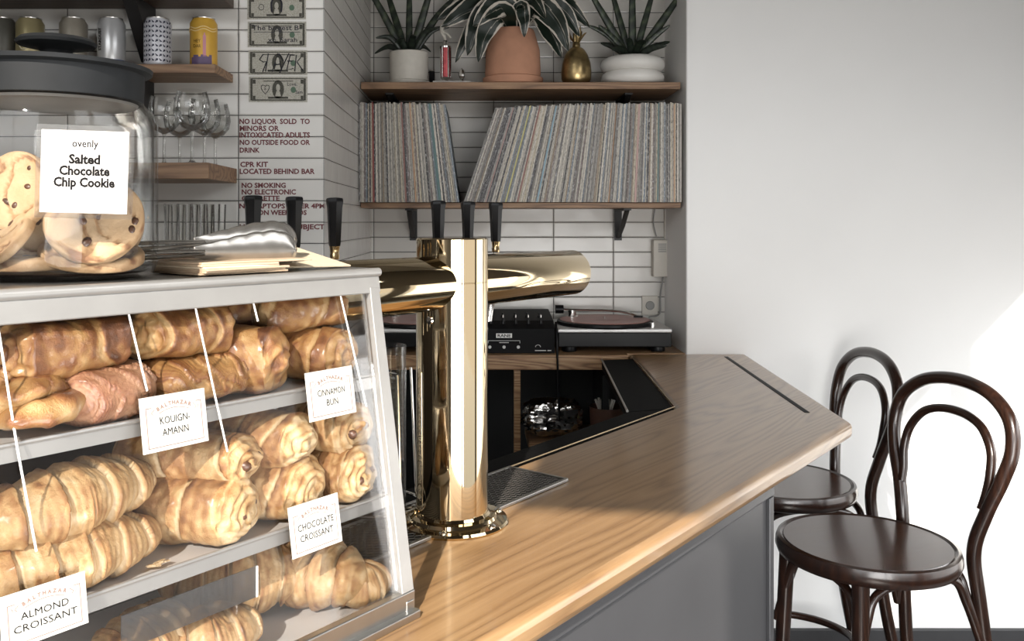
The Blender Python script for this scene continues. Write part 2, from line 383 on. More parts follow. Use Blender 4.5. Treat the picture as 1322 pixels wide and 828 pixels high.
# ------------------------------------------------------------------ bar counter
def XY(p): return (p.x, p.y)
A = Vector((.772, 1.85, 0)); Bc = Vector((.837, DR-.004, 0)); IC = Vector((.436, 1.997, 0))
P1 = A-EX*2.6; P6 = IC-EX*2.6
counter = thing('bar_counter', 'long polished oak bar counter angled across the room above a steel front', 'bar counter', (0, 0, 0))
top = MB().prism([XY(P1), XY(A), XY(Bc), (XR+.002, DR-.004), (.4695, DR-.004), XY(IC), XY(P6)], CZ-.036, CZ)
top.build('countertop', oak, counter, smooth=True, bevel=.012)
gr = MB(); g0, g1 = Vector((.757, 2.745, CZ)), Vector((.712, 1.94, CZ)); gd = (g1-g0)
gr.box((g0+g1)/2+Vector((0, 0, .0003)), (gd.length, .011, .0012), rz=math.atan2(gd.y, gd.x)); gr.build('inlay_strip', inner_dark, counter, smooth=False)
# base: steel front under the overhang
PC = Vector((.505, 1.575, 0)); PC = EX*1.545 + NX*(.538+.030)
PC2 = PC-EX*2.3
bs = MB(); th = .05
bs.prism([XY(PC), XY(PC+NX*th), XY(PC2+NX*th), XY(PC2)], .0, CZ-.0365); bs.build('front_panel', panel_st, counter, smooth=False)
fr = MB()
mid = (PC+PC2)/2
fr.box(Vector((mid.x, mid.y, CZ-.05))-NX*.004, (2.3, .008, .026), rz=TH)
q = PC-EX*.009-NX*.003; fr.box((q.x, q.y, .5), (.018, .008, 1.0), rz=TH)
fr.build('panel_frame', panel_st, counter, smooth=True, bevel=.002)
en = MB(); en.prism([XY(PC+NX*.0), (PC.x+.02, DR-.01), (PC.x-.03, DR-.01), XY(PC+NX*th)], .0, CZ-.0365); en.build('end_panel', panel_st, counter, smooth=False)
bk = MB(); q1 = L(.72, .258, 0); q2 = L(-1.8, .258, 0)
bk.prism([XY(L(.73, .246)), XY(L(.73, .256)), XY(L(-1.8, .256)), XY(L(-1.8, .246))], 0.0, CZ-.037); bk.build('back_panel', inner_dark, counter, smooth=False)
# black ledge inside the bar
ledge = thing('rubber_rail', 'black rubber service rail along the inner edge of the oak bar', 'bar mat', (0, 0, 0))
def CP(u, v, dz=0): d = (H-CZ-dz)*F/(v-V0); return Vector(((u-U0)/F*d, d, CZ+dz))
lz = -.016
a0, a1 = L(-1.7, .2565), IC+NX*.001
a2 = IC+NX*.052-EX*.03; a3 = L(-1.7, .305)
MB().prism([XY(a0), XY(a1), XY(CP(811, 530)), XY(a3)], CZ-.03, CZ+lz+.012).build('rail', rubber, ledge, smooth=False, bevel=.002)
b1, b2, b3, b4 = IC+Vector((-.001, .004, 0)), Vector((.468, 2.73, 0)), CP(777, 463.5), CP(810, 529.5)
MB().prism([XY(b1), XY(b2), XY(b3), XY(b4)], CZ-.03, CZ+lz+.012).build('rail', rubber, ledge, smooth=False, bevel=.002)
lp = MB(); lp.tube([b3+Vector((0, 0, -.003)), b4+Vector((0, 0, -.003))], .0028, 8); lp.build('trim_edge', steel, ledge)
lp = MB(); lp.tube([L(-1.7, .2555, .001), Vector((IC.x-.001, IC.y-.001, CZ+.001)), Vector((.4685, 2.73, CZ+.001))], .0016, 6); lp.build('trim_edge', brass_fer, ledge)

# drip tray let into the counter, perforated lattice
tray = thing('drip_tray', 'perforated steel drip tray under the brass beer tower', 'drip tray', L(0, 0), TH)
t0, t1, n0, n1 = .012, .509, .138, .2545
rim = MB()
for e_, n_, w_, h_ in (((t0+t1)/2, n0, t1-t0, .006), ((t0+t1)/2, n1-.003, t1-t0, .006), (t0, (n0+n1)/2, .006, n1-n0), (t1, (n0+n1)/2, .006, n1-n0)):
    rim.box((e_, n_, .003), (w_, h_, .005))
rim.build('rim', steel, tray, smooth=False, bevel=.001)
MB().box(((t0+t1)/2, (n0+n1)/2, .0008), (t1-t0-.006, n1-n0-.006, .0012)).build('pan', inner_dark, tray, smooth=False)
lat = MB(); st = .0125
i = 0; yv = n0+.006
while yv < n1-.006:
    xs = t0+.006+(st/2 if i % 2 else 0); j = 0
    pts = []
    x = t0+.004
    while x < t1-.004:
        pts.append((x, yv+(.0022 if int((x-t0)/(st/2)+.5) % 2 else -.0022)*(1 if i % 2 else -1), .0042)); x += st/2
    lat.tube(pts, .0009, 4); yv += .0068; i += 1
x = t0+.006; j = 0
lat.build('grate', plain('dull_steel', (.14, .125, .11), .4, .8), tray, smooth=True)

# ------------------------------------------------------------------ brass beer tower
AZ = 1.397-CZ; CC = Vector((-.039, 1.235, CZ))
tower = thing('beer_tower', 'tall polished brass beer tower with a thick column and two side arms', 'beer tower', CC, TH)
cr, ch = .0497, 1.4585-CZ
MB().lathe([(0, .004), (cr, .004), (cr, AZ+.0), (cr-.0006, AZ+.0005), (cr-.0006, AZ+.0012), (cr, AZ+.0017), (cr, ch-.002), (cr-.002, ch), (0, ch)], 96).build('column', brass, tower, angle=30)
MB().lathe([(0, .0), (.077, .0), (.078, .003), (.076, .006), (.062, .0075), (.060, .012), (.053, .0135), (.0505, .017), (0, .017)], 72, c=(0, 0, .0002)).build('base_flange', brass, tower, angle=25)
for k in range(6):
    a = PI/6+k*PI/3
    MB().lathe([(.0055, 0), (.0055, .002), (.003, .004), (0, .0043)], 12, c=(.069*math.cos(a), .069*math.sin(a), .0066)).build('bolt', steel_pol, tower)
def arm(x0, x1):
    ar = .0367; s_ = 1 if x1 > x0 else -1; l = abs(x1-x0)
    M = Matrix.Translation((x0, 0, AZ)) @ Matrix.Rotation(s_*PI/2, 4, 'Y')
    return MB().lathe([(ar-.001, .0), (ar, .001), (ar, l-.004), (ar-.0012, l-.0012), (ar-.004, l), (0, l)], 64, M=M)
arm(.028, .312).build('arm', brass, tower, angle=30); arm(-.028, -.240).build('arm', brass, tower, angle=30)
MB().lathe([(.0065, 0), (.0065, .0), (.005, .0018), (0, .0025)], 12, M=Matrix.Translation((-.0492, -.002, .283)) @ Matrix.Rotation(-PI/2, 4, 'Y')).build('set_screw', steel_pol, tower)
def tap(x, xb, label):
    t = thing('tap_handle', label, 'tap handle', CC+EX*x+NX*.12, TH, 'black tap handles on the beer tower')
    z0 = 1.447-CZ
    M = Matrix.Rotation(-.03, 4, 'Y')
    MB().lathe([(0, 0), (.0078, 0), (.0085, .003), (.0108, .052), (.0122, .060), (.0122, .0635), (.0112, .066), (.006, .067), (0, .067)], 6, c=(0, 0, z0)).build('grip', blk, t, angle=25)
    MB().lathe([(0, -.018), (.0062, -.018), (.0068, -.012), (.006, -.010), (.0072, -.001), (.0075, 0), (0, 0)], 20, c=(0, 0, z0)).build('ferrule', brass_fer, t)
    f = MB(); f.lathe([(0, -.03), (.011, -.03), (.013, -.02), (.012, .022), (.008, .034), (0, .036)], 20, c=(0, 0, AZ-.006))
    f.cyl((xb-x, -.086, AZ), (0, 0, AZ), .0075, seg=14)
    f.tube(spline([(0, 0, AZ-.03), (0, .01, AZ-.055), (0, .016, AZ-.085)], 5), .0065, 12)
    f.build('faucet', steel_pol, t)
sides = [(-.245, -.226, 'black tap handle farthest out on the left arm of the beer tower'),
         (-.179, -.179, 'black tap handle in the middle of the left arm trio'),
         (-.108, -.108, 'black tap handle of the left arm nearest the brass column'),
         (.109, .109, 'black tap handle behind the top left edge of the brass column'),
         (.183, .183, 'black tap handle rising behind the middle of the brass column'),
         (.258, .258, 'black tap handle with gold ferrule showing above the right arm')]
for x, xb, lb in sides: tap(x, xb, lb)

# ------------------------------------------------------------------ pastry case
CW, CD, CH, LEAN = .62, .249, .3655, .0571
case = thing('pastry_case', 'aluminium framed clear pastry display case with leaning front on the bar', 'display case', B0, TH)
def fy(z): return LEAN*z/CH
m = MB()
m.box((-CW/2, .004, .0045), (CW, .022, .009)); m.box((-CW/2, .006, .018), (CW, .010, .020))
m.box((-.008, CD/2, .010), (.012, CD, .018)); m.box((-CW/2, CD-.006, .01), (CW, .012, .018)); m.box((-CW+.008, CD/2, .010), (.012, CD, .018))
m.build('base_frame', steel, case, smooth=False, bevel=.0015)
m = MB(); m.box((-CW/2, fy(.347)+.003, .347), (CW, .009, .018), rx=-.15); m.cyl((-CW, fy(CH)-.001, CH-.005), (0.002, fy(CH)-.001, CH-.005), .0048, seg=16)
m.box((-.008, (CD+LEAN)/2, CH-.010), (.012, CD-LEAN, .012)); m.box((-CW/2, CD-.006, CH-.01), (CW, .012, .012))
m.build('top_frame', alu, case, smooth=True, bevel=.0012)
MB().box((-CW/2, (CD+LEAN)/2, CH-.0022), (CW-.002, CD-LEAN-.004, .003)).build('top_panel', steel, case, smooth=False)
for px in (-.009, -CW+.009):
    m = MB(); v = []
    for z, w in ((.02, .009), (.345, .0072)):
        y = fy(z)
        for a, b in ((-w, -.002), (w, -.002), (w, .011), (-w, .011)): v.append(m.bm.verts.new((px+a, y+b, z)))
    for q in ((3, 2, 1, 0), (4, 5, 6, 7), (0, 1, 5, 4), (1, 2, 6, 5), (2, 3, 7, 6), (3, 0, 4, 7)): m._f([v[i] for i in q])
    m.build('corner_post', alu, case, smooth=False, bevel=.0012)
for px in (-.006, -CW+.006): MB().box((px, CD-.006, CH/2), (.010, .010, CH-.03)).build('back_post', steel, case, smooth=False, bevel=.001)
def leanquad(x0, x1, z0, z1, off, thick=.0018):
    m = MB(); v = []
    for o in (0, thick):
        for x, z in ((x0, z0), (x1, z0), (x1, z1), (x0, z1)): v.append(m.bm.verts.new((x, fy(z)+off+o, z)))
    for q in ((0, 1, 2, 3), (7, 6, 5, 4), (0, 4, 5, 1), (1, 5, 6, 2), (2, 6, 7, 3), (3, 7, 4, 0)): m._f([v[i] for i in q])
    return m
leanquad(-CW+.02, -.018, .028, .34, .004).build('front_pane', glass_p, case, smooth=False)
m = MB(); v = []
for x in (-.004, -.0055):
    for y, z in ((.012, .02), (CD-.012, .02), (CD-.012, .35), (fy(.34)+.012, .345)): v.append(m.bm.verts.new((x, y, z)))
for q in ((0, 1, 2, 3), (7, 6, 5, 4), (0, 4, 5, 1), (1, 5, 6, 2), (2, 6, 7, 3), (3, 7, 4, 0)): m._f([v[i] for i in q])
m.build('side_pane', glass_p, case, smooth=False)
MB().box((-CW/2-.03, CD-.004, CH/2), (CW-.10, .003, CH-.04)).build('back_panel', case_back, case, smooth=False)
MB().box((-CW/2, CD/2+.005, .0145), (CW-.03, CD-.02, .003)).build('floor_tray', shelf_white, case, smooth=False)
for z in (.2485, .125):
    y0 = fy(z)+.008
    MB().box((-CW/2, (y0+CD)/2, z-.003), (CW-.022, CD-y0-.012, .003)).build('shelf', shelf_white, case, smooth=False)
    m = MB(); m.box((-CW/2, y0+.001, z-.005), (CW-.026, .003, .013)); m.cyl((-CW+.015, y0, z+.0015), (-.015, y0, z+.0015), .0022, seg=8)
    m.build('shelf_lip', alu, case)
# polished edges of the acrylic doors
def edge_px(u0, v0, u1, v1):
    e0, z0 = case_at(u0, v0, .03); e1, z1 = case_at(u1, v1, .01)
    def fix(u, v):
        n = .02
        for _ in range(6): e, z = case_at(u, v, n); n = fy(z)+.002
        return (e, n, z)
    a, b = fix(u0, v0), fix(u1, v1)
    MB().tube([a, b], .00095, 6).build('door_edge', glass_edge, case)
for q in ((437, 371, 473, 525), (250, 387, 294, 585), (163, 392, 190, 505), (-6, 400, 22, 577), (22, 577, 47, 712), (324, 379, 333, 415)): edge_px(*q)

# cards on the shelf lips
def case_fix(u, v, off):
    n = .02+off
    for _ in range(8): e, z = case_at(u, v, n); n = fy(z)+off
    return e, n, z
def card(TL, TR, BL, lines, label, fs=.15, name='price_card'):
    off = -.0052
    a, b, c = case_fix(*TL, off), case_fix(*TR, off), case_fix(*BL, off)
    w = abs(b[0]-a[0]); h = abs(a[2]-c[2]); cx = (a[0]+b[0]+0)/2; z0 = (c[2]+b[2]-h)/2+.0
    t = thing('shelf_card', label, 'label', L((a[0]+b[0])/2+(c[0]-a[0])/2, fy(z0)+off, z0), group='white name cards on the pastry case', rot=(-math.atan2(LEAN, CH), 0, TH))
    MB().box((0, .0005, h/2), (w, .001, h)).build('paper', paper, t, smooth=False)
    bd = MB(); y = -.0003
    for x0, x1, za, zb in ((-.425, .425, .072, .082), (-.425, -.418, .072, .80), (.418, .425, .072, .80), (-.425, -.34, .79, .80), (.34, .425, .79, .80)):
        bd.box(((x0+x1)/2*w, y, (za+zb)/2*h), ((x1-x0)*w, .0004, (zb-za)*h))
    for sx in (-1, 1):
        bd.tube([(sx*.30*w, y, .76*h), (sx*.345*w, y, .70*h), (sx*.32*w, y, .66*h)], .00025, 4)
        bd.tube([(sx*.38*w, y, .73*h), (sx*.36*w, y, .66*h)], .0002, 4)
    bd.tube([((q/10-.5)*.46*w, y, (.745-.34*((q/10-.5)*.9)**2)*h) for q in range(11)], .0002, 4)
    bd.build('border', ink_br, t, smooth=False)
    tx = MB(); word = 'BALTHAZAR'
    for i, ch_ in enumerate(word):
        k = (i-4)/4; put_text(tx, ch_, k*.235*w, (.80-.075*k*k)*h, .10*h, .0002, rot=-k*.34, yo=-.0004)
    tx.build('brand_lettering', ink_br, t, smooth=False)
    tx = MB()
    for i, (s_, wf_) in enumerate(lines): put_text(tx, s_, 0, (.475-.215*i)*h, .19*h, 0, yo=-.0004, wfit=wf_*w)
    tx.build('lettering', ink, t, smooth=False)
    return t
card((178, 515), (262, 500), (187, 588), [('KOUIGN-', .46), ('AMANN', .40)], 'white card reading KOUIGN-AMANN on the upper shelf edge')
card((393, 482), (453, 471), (401, 546), [('CINNAMON', .58), ('BUN', .24)], 'white card reading CINNAMON BUN on the upper shelf edge')
card((370, 656), (434, 636), (380, 722), [('CHOCOLATE', .72), ('CROISSANT', .66)], 'white card reading CHOCOLATE CROISSANT on the lower shelf edge')
card((-3, 771), (108, 738), (5, 843), [('ALMOND', .56), ('CROISSANT', .74)], 'white card reading ALMOND CROISSANT at the lower left of the case')
# clear blank sign holder standing inside on the floor tray
a, b, c = case_fix(150, 778, .018), case_fix(326, 729, .018), case_fix(335, 768, .018)
hw, hh = b[0]-a[0], b[2]-c[2]
t = thing('sign_holder', 'blank clear plastic sign holder among the croissants at the bottom of the case', 'sign holder', L((a[0]+b[0])/2, .028, .016), TH)
zh = b[2]-.016
MB().box((0, 0, zh-hh/2), (hw, .0012, hh)).build('plate', clear('holder_plastic', (.62, .61, .60), 1.0, .22, .2), t, smooth=False)
MB().box((hw/2, 0, zh-hh/2), (.0022, .002, hh)).build('edge', glass_edge, t, smooth=False)
m = MB(); m.box((0, .012, .001), (hw, .026, .0014)); m.box((-hw*.3, .001, (zh-hh)/2), (.012, .0012, zh-hh)); m.box((hw*.3, .001, (zh-hh)/2), (.012, .0012, zh-hh)); m.build('foot', glass_p, t, smooth=False)

# ------------------------------------------------------------------ pastries
def nz(p, s): return noise.noise(Vector(p)*s)
def croissant(length, rad, wraps=7, bend=.7, seed=0, fine=1.0):
    """crescent of overlapping wraps; lies along x, bowed in y, resting on z = 0"""
    off = seed*7.3; nu, nv = 200, 84
    def fn(iu, iv):
        u = iu*2-1; a = iv*2*PI
        env = max(0, 1-abs(u)**2.1)**.80
        tip = .24*max(0, 1-abs(u)**14)
        k = abs(u)**.85*wraps*.5*.88 + .16*math.cos(a+.4*(1 if u > 0 else -1)) + .22*nz((u*1.6+off, math.cos(a)*.5, math.sin(a)*.5), 1.3)
        ph = k % 1.0
        step = (1-ph)                       # every wrap stands proud of the next one out
        r = rad*(env*.80+tip)*(.80+.26*step**.6)
        rid = math.sin(k*2*PI*4+math.sin(a*2+off)*.8+2.5*nz((u*2, math.cos(a)*.6, off), 1.5))
        r *= 1+.006*rid*fine
        p0 = Vector((u*length/2*math.cos(bend*u*.55), bend*length*.20*(1-math.cos(u*1.5)), 0))
        t = Vector((1, bend*.45*math.sin(u*1.5), 0)).normalized(); s_ = Vector((-t.y, t.x, 0))
        y, z = math.cos(a), math.sin(a)
        zz = z*r*(.86 if z > 0 else .66)
        p = p0 + s_*y*r + Vector((0, 0, zz+rad*.66))
        p += Vector((nz((p.x+off, p.y, p.z), 38), nz((p.x, p.y+off, p.z), 38), nz((p.x, p.y, p.z+off), 38)))*.0022
        fl = nz((p.x*2.2+off, p.y*1.2, p.z), 70); p += Vector((0, y, z))*(.0011*abs(fl)+.0007*nz((p.x+off, p.y, p.z), 150))
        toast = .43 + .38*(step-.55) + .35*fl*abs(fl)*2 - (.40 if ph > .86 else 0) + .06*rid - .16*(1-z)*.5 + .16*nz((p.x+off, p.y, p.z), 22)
        if abs(u) > .86: toast += .2
        return p, toast
    m = MB(); m.grid(fn, nu, nv, cv=True); return m
def roll(length, rx, rz, seed=0, rings=3.0, turns=2.6, sq=2.3, wob=1.0, tilt=.35, gl=0):
    """a rolled laminated pastry: coil shown on both ends, edge lines round its body; lies along x on z = 0"""
    off = seed*5.1; nu, nv = 130, 84
    y0 = math.cos
    def fn(iu, iv):
        a = iv*2*PI; c, s_ = math.cos(a), math.sin(a)
        k = (abs(c)**sq+abs(s_)**sq)**(-1/sq)
        if iu < .2 or iu > .8:
            q = iu/.2 if iu < .2 else (1-iu)/.2          # 0 centre .. 1 rim
            sgn = -1 if iu < .2 else 1
            rr = q**.9; sp = (rr*turns*1.5 - sgn*a/(2*PI) + .25*nz((y0(a)*2, rr*2, off), 1)) % 1.0
            ax = length/2*.86 + length*.14*(1-rr**2.4)*.8
            ax += -.0022*math.exp(-((sp-.5)/.15)**2)*min(1, rr*3)*(1-.6*rr)+.004*nz((rr*3*math.cos(a), rr*3*math.sin(a), off), 1)
            x = sgn*ax; rim = rr
            toast = .12+.26*math.exp(-((sp-.5)/.18)**2)+.06*rr
        else:
            q = (iu-.2)/.6; x = (q-.5)*length*.86*2*.5*2/2
            x = (q*2-1)*length*.43
            rim = 1+.07*math.sin(q*PI)
            g = q*rings+.35*math.sin(a+off)*tilt*2+.12*nz((q*3, a, off), 1)
            ph = g % 1.0
            rim *= 1+.05*(1-ph)-.02
            ln = math.sin(g*2*PI*4)
            rim *= 1+.007*ln
            toast = .36+.26*(1-ph)-(.25 if ph > .9 else 0)+.07*ln
        y, z = c*k*rx*rim, s_*k*rz*rim
        if z < 0: z *= .82
        p = Vector((x, y, z+rz*.82))
        nn = nz((p.x+off, p.y, p.z), 26)
        p += Vector((nz((p.x+off, p.y, p.z), 30), nz((p.x, p.y+off, p.z), 30), nz((p.x, p.y, p.z+off), 30)))*.0035*wob
        fl = nz((p.x*1.6+off, p.y, p.z*1.6), 80); p += Vector((0, c, s_))*(.0010*abs(fl)+.0006*nz((p.x+off, p.y, p.z), 150))
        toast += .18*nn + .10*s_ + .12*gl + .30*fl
        return p, toast
    m = MB(); m.grid(fn, nu, nv, cv=True); return m
def folded(length, rx, rz, seed=0):
    """caramelised laminated block with swirling folds"""
    off = seed*3.7
    def fn(iu, iv):
        u = iu*2-1; a = iv*2*PI; c, s_ = math.cos(a), math.sin(a)
        k = (abs(c)**2.6+abs(s_)**2.6)**(-1/2.6); env = max(0, 1-abs(u)**5)**.45
        g = 3.2*(u*.8+.5*math.sin(a*1.0+off)+.35*nz((u*2+off, c, s_), 1)); ph = g % 1.0
        r = env*(1+.10*(1-ph)-.05)*(1+.012*math.sin(g*2*PI*5))
        p = Vector((u*length/2, c*k*rx*r, s_*k*rz*r*(.85 if s_ < 0 else 1)+rz*.85))
        p += Vector((nz((p.x+off, p.y, p.z), 28), nz((p.x, p.y+off, p.z), 28), nz((p.x, p.y, p.z+off), 28)))*.004
        return p, .40+.34*(.5-ph)+.10*math.sin(g*2*PI*5)+.3*nz((p.x+off, p.y, p.z), 24)
    m = MB(); m.grid(fn, 96, 64, cv=True); return m
def knot(rad, seed=0):
    m = MB()
    for pts, r in (([(-1, -.2, .1), (-.7, -.75, .3), (0, -.95, .35), (.75, -.6, .35), (1, .1, .3), (.6, .7, .3), (0, .85, .2)], .44),
                   ([(.0, .8, .25), (-.65, .65, .35), (-.95, 0, .5), (-.5, -.45, .8), (.1, -.3, 1.0), (.65, .1, .9), (.9, .5, .5)], .42),
                   ([(.85, .2, .35), (.5, -.15, 1.0), (-.1, .15, 1.25), (-.6, .35, 1.05), (-.85, .1, .6)], .38),
                   ([(-.3, 0, .5), (0, -.1, .55), (.3, 0, .5)], .75)):
        sp = [Vector(p)*rad for p in spline(pts, 10)]; n = len(sp)
        def fn(iu, iv, sp=sp, n=n, r=r):
            i = min(n-1, int(round(iu*(n-1)))); a = iv*2*PI
            t = (sp[min(i+1, n-1)]-sp[max(i-1, 0)]).normalized(); x = t.cross(Vector((0, 0, 1))).normalized(); y = x.cross(t)
            env = max(.02, 1-abs(iu*2-1)**4)**.5
            rr = r*rad*env*(1+.07*math.sin(a*3+iu*14)+.05*math.sin(iu*60+a))
            p = sp[i]+x*math.cos(a)*rr*1.15+y*math.sin(a)*rr*.8+Vector((0, 0, r*rad*.6))
            p += Vector((1, .7, 1))*(.004*nz(p+Vector((seed, 0, 0)), 45)+.0015*abs(nz(p, 120)))
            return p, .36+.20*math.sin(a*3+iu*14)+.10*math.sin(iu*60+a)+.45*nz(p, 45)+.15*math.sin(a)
        m.grid(fn, n-1, 22, cv=True)
    return m
def put_pastry(kind, name, cat, label, uc, vc, n, z, rot, mb, mat, group=None, extra=None, hz=0):
    """stands a pastry on height z of the case, its middle seen at column uc, n behind the front"""
    e, _ = case_at(uc, vc, n)
    t = thing(name, label, cat, L(e, n, z), TH+rot[2], group, rot=(rot[0], rot[1], TH+rot[2]))
    o = mb.build('crust', mat, t, angle=0)
    if extra:
        for q in extra:
            s = MB(); s.lathe([(0, -.5), (.6, -.42), (1, -.1), (.95, .2), (.5, .45), (0, .5)], 10, M=Matrix.Translation(q[0]) @ Matrix.Rotation(q[2], 4, 'X') @ Matrix.Scale(q[1]*1.15, 4) @ Matrix.Diagonal((.8, .5, 1.1, 1)))
            s.build('chocolate_stick', choc, t)
    return t
R2 = math.radians
def put_roll(name, label, uf, vf, nf, z, tip, rot, length, rx, rz, mat, group, extra=None, **kw):
    e, _ = case_at(uf, vf, nf); a = R2(rot)
    e -= math.cos(a)*length/2; n = nf-math.sin(a)*length/2
    t = thing(name, label, 'pastry', L(e, n, z), TH+a, group, rot=(0, R2(tip), TH+a))
    roll(length, rx, rz, **kw).build('crust', mat, t, angle=0)
    for q in (extra or []):
        MB().lathe([(0, -.5), (.6, -.42), (1, -.1), (.95, .2), (.5, .45), (0, .5)], 10, M=Matrix.Translation(q[0]) @ Matrix.Rotation(q[2], 4, 'X') @ Matrix.Scale(q[1]*1.15, 4) @ Matrix.Diagonal((.8, .5, 1.1, 1))).build('chocolate_stick', choc, t)
    return t
S1, S2, S0 = .2495, .1265, .0165
gU, gC, gP = 'glazed rolls on the upper shelf of the case', 'butter croissants in the case', 'chocolate croissants on the lower shelf of the case'
# upper shelf
put_pastry(0, 'kouign_amann', 'pastry', 'large glossy golden roll lying on top at the upper left of the case', 80, 450, .093, S1+.043, (.05, -.03, R2(4)), roll(.094, .034, .0245, 1, 1.0, 2.2, 2.6, 1.6, .4, 1), crust_gl, gU)
put_pastry(0, 'kouign_amann', 'pastry', 'dark caramelised folded roll beneath the large glossy roll', 132, 515, .083, S1, (0, 0, R2(10)), folded(.088, .034, .0255, 2), crust_pk, gU)
put_pastry(0, 'kouign_amann', 'pastry', 'twisted knot shaped pastry at the far left of the upper shelf', 32, 540, .084, S1, (0, 0, R2(20)), knot(.033, 3), crust_gl, gU)
put_pastry(0, 'kouign_amann', 'pastry', 'hazy golden roll on top behind the KOUIGN-AMANN card', 226, 435, .098, S1+.043, (0, .02, R2(2)), roll(.088, .033, .0245, 4, 1.5, 2.2, 2.6, 1.5), crust_gl, gU)
put_pastry(0, 'kouign_amann', 'pastry', 'golden roll lying directly above and behind the KOUIGN-AMANN card', 250, 490, .084, S1, (0, 0, R2(5)), folded(.104, .034, .0235, 5), crust_gl, gU)
put_roll('cinnamon_bun', 'big smooth oval bun end-on between the two upper cards', 366, 478, .058, S1, 0, -58, .115, .036, .034, crust_gl, gU, seed=6, rings=.8, turns=1.2, sq=2.2, wob=1.4, gl=1)
put_pastry(0, 'cinnamon_bun', 'pastry', 'small bun peeking from the back under the case top', 316, 408, .150, S1+.045, (0, 0, R2(-10)), roll(.075, .03, .024, 7, 1, 2), crust_gl, gU)
put_pastry(0, 'cinnamon_bun', 'pastry', 'upper bun stacked at the right end of the upper shelf', 384, 412, .112, S1+.05, (0, -.05, R2(-20)), roll(.102, .034, .025, 8, 1.4, 2), crust_gl, gU)
put_roll('cinnamon_bun', 'sugared bun resting behind the CINNAMON BUN card', 447, 468, .054, S1, 0, -72, .095, .034, .029, crust_gl, gU, seed=9, rings=1.5, turns=2)
# lower shelf
put_pastry(0, 'croissant', 'pastry', 'long ridged croissant lying across the top of the lower shelf pile', 88, 640, .072, S2+.037, (.0, R2(-2), R2(6)), croissant(.175, .036, 8, .25, 1), crust, gC)
put_pastry(0, 'croissant', 'pastry', 'ridged croissant at the front of the lower shelf above the ALMOND card', 95, 712, .061, S2-.001, (0, 0, R2(2)), croissant(.168, .033, 7, .25, 2), crust, gC)
put_pastry(0, 'croissant', 'pastry', 'shaded croissant deep behind the two long croissants', 150, 650, .16, S2, (0, 0, R2(30)), croissant(.14, .036, 7, .4, 3), crust, gC)
def sticks(l, s=1, r=.0105): return [((l/2*.975, -.011, .026*s), .0085, .3), ((l/2*.965, .012, .032*s), .0075, -.4)]
put_roll('chocolate_croissant', 'chocolate croissant with two dark chocolate tips under the KOUIGN-AMANN card', 322, 603, .040, S2+.049, 3, -62, .125, .033, .0245, crust, gP, sticks(.125, .8), seed=11, rings=2.0, turns=2.2)
put_roll('chocolate_croissant', 'biggest chocolate croissant, lying whole at the front of the lower shelf', 318, 668, .030, S2, 0, -64, .135, .036, .0325, crust, gP, sticks(.135), seed=12, rings=2.6, turns=2.8)
put_roll('chocolate_croissant', 'chocolate croissant on top in the middle, right above the coil fronted one', 392, 570, .041, S2+.050, 0, -68, .105, .034, .0265, crust, gP, seed=13, rings=2.4, turns=2.4)
put_roll('chocolate_croissant', 'coil fronted chocolate croissant just behind the CHOCOLATE card', 402, 640, .032, S2, 0, -70, .115, .036, .0315, crust, gP, seed=14, rings=2.6, turns=2.8)
put_roll('chocolate_croissant', 'upper chocolate croissant at the right end under the CINNAMON BUN card', 462, 567, .040, S2+.049, 0, -80, .095, .034, .026, crust, gP, sticks(.095, .8), seed=15, rings=2.2, turns=2.6)
put_roll('chocolate_croissant', 'lower chocolate croissant at the right end beside the corner post', 470, 615, .032, S2, 0, -76, .095, .036, .0295, crust, gP, sticks(.095, .9), seed=16, rings=2.8, turns=2.8)
# floor of the case
put_pastry(0, 'croissant', 'pastry', 'large plump croissant at the bottom right, pointing at the viewer', 402, 800, .084, S0, (0, 0, R2(-78)), croissant(.135, .043, 7, .3, 21), crust, gC)
put_pastry(0, 'croissant', 'pastry', 'croissant behind the large plump one, its almond tip touching the corner post', 468, 775, .040, S0, (0, 0, R2(4)), croissant(.078, .026, 6, .5, 22), crust, gC)
put_pastry(0, 'croissant', 'pastry', 'croissant at the bottom in front of the blank sign holder', 262, 815, .050, S0+.004, (0, 0, R2(-12)), croissant(.12, .032, 6, .4, 23), crust, gC)
put_pastry(0, 'croissant', 'pastry', 'shaded croissant standing tall behind the blank sign holder', 300, 760, .12, S0+.005, (0, 0, R2(-40)), croissant(.15, .045, 7, .3, 24), crust, gC)
put_pastry(0, 'croissant', 'pastry', 'croissant at the bottom behind the ALMOND CROISSANT card', 178, 830, .058, S0+.018, (0, R2(-8), R2(15)), croissant(.13, .032, 7, .4, 25), crust, gC)
put_pastry(0, 'croissant', 'pastry', 'shaded croissant at the back of the case floor behind the large plump one', 375, 740, .165, S0, (0, 0, R2(20)), croissant(.13, .036, 7, .4, 26), crust, gC)
e, zz = case_at(212, 756, fy(.13)+.014)
fl = MB()
for k in range(7): fl.box((rnd.uniform(-.009, .009), rnd.uniform(-.002, .002), .0015+rnd.uniform(0, .002)), (rnd.uniform(.006, .012), .004, .001), rz=rnd.uniform(-1, 1), rx=rnd.uniform(-.5, .5))
tag(fl.build('pastry_flake', crust, None, smooth=False, loc=L(e, fy(.13)+.020, S2), rot=(0, 0, TH)), 'broken pastry flake on the white shelf beside the front croissant', 'crumb')

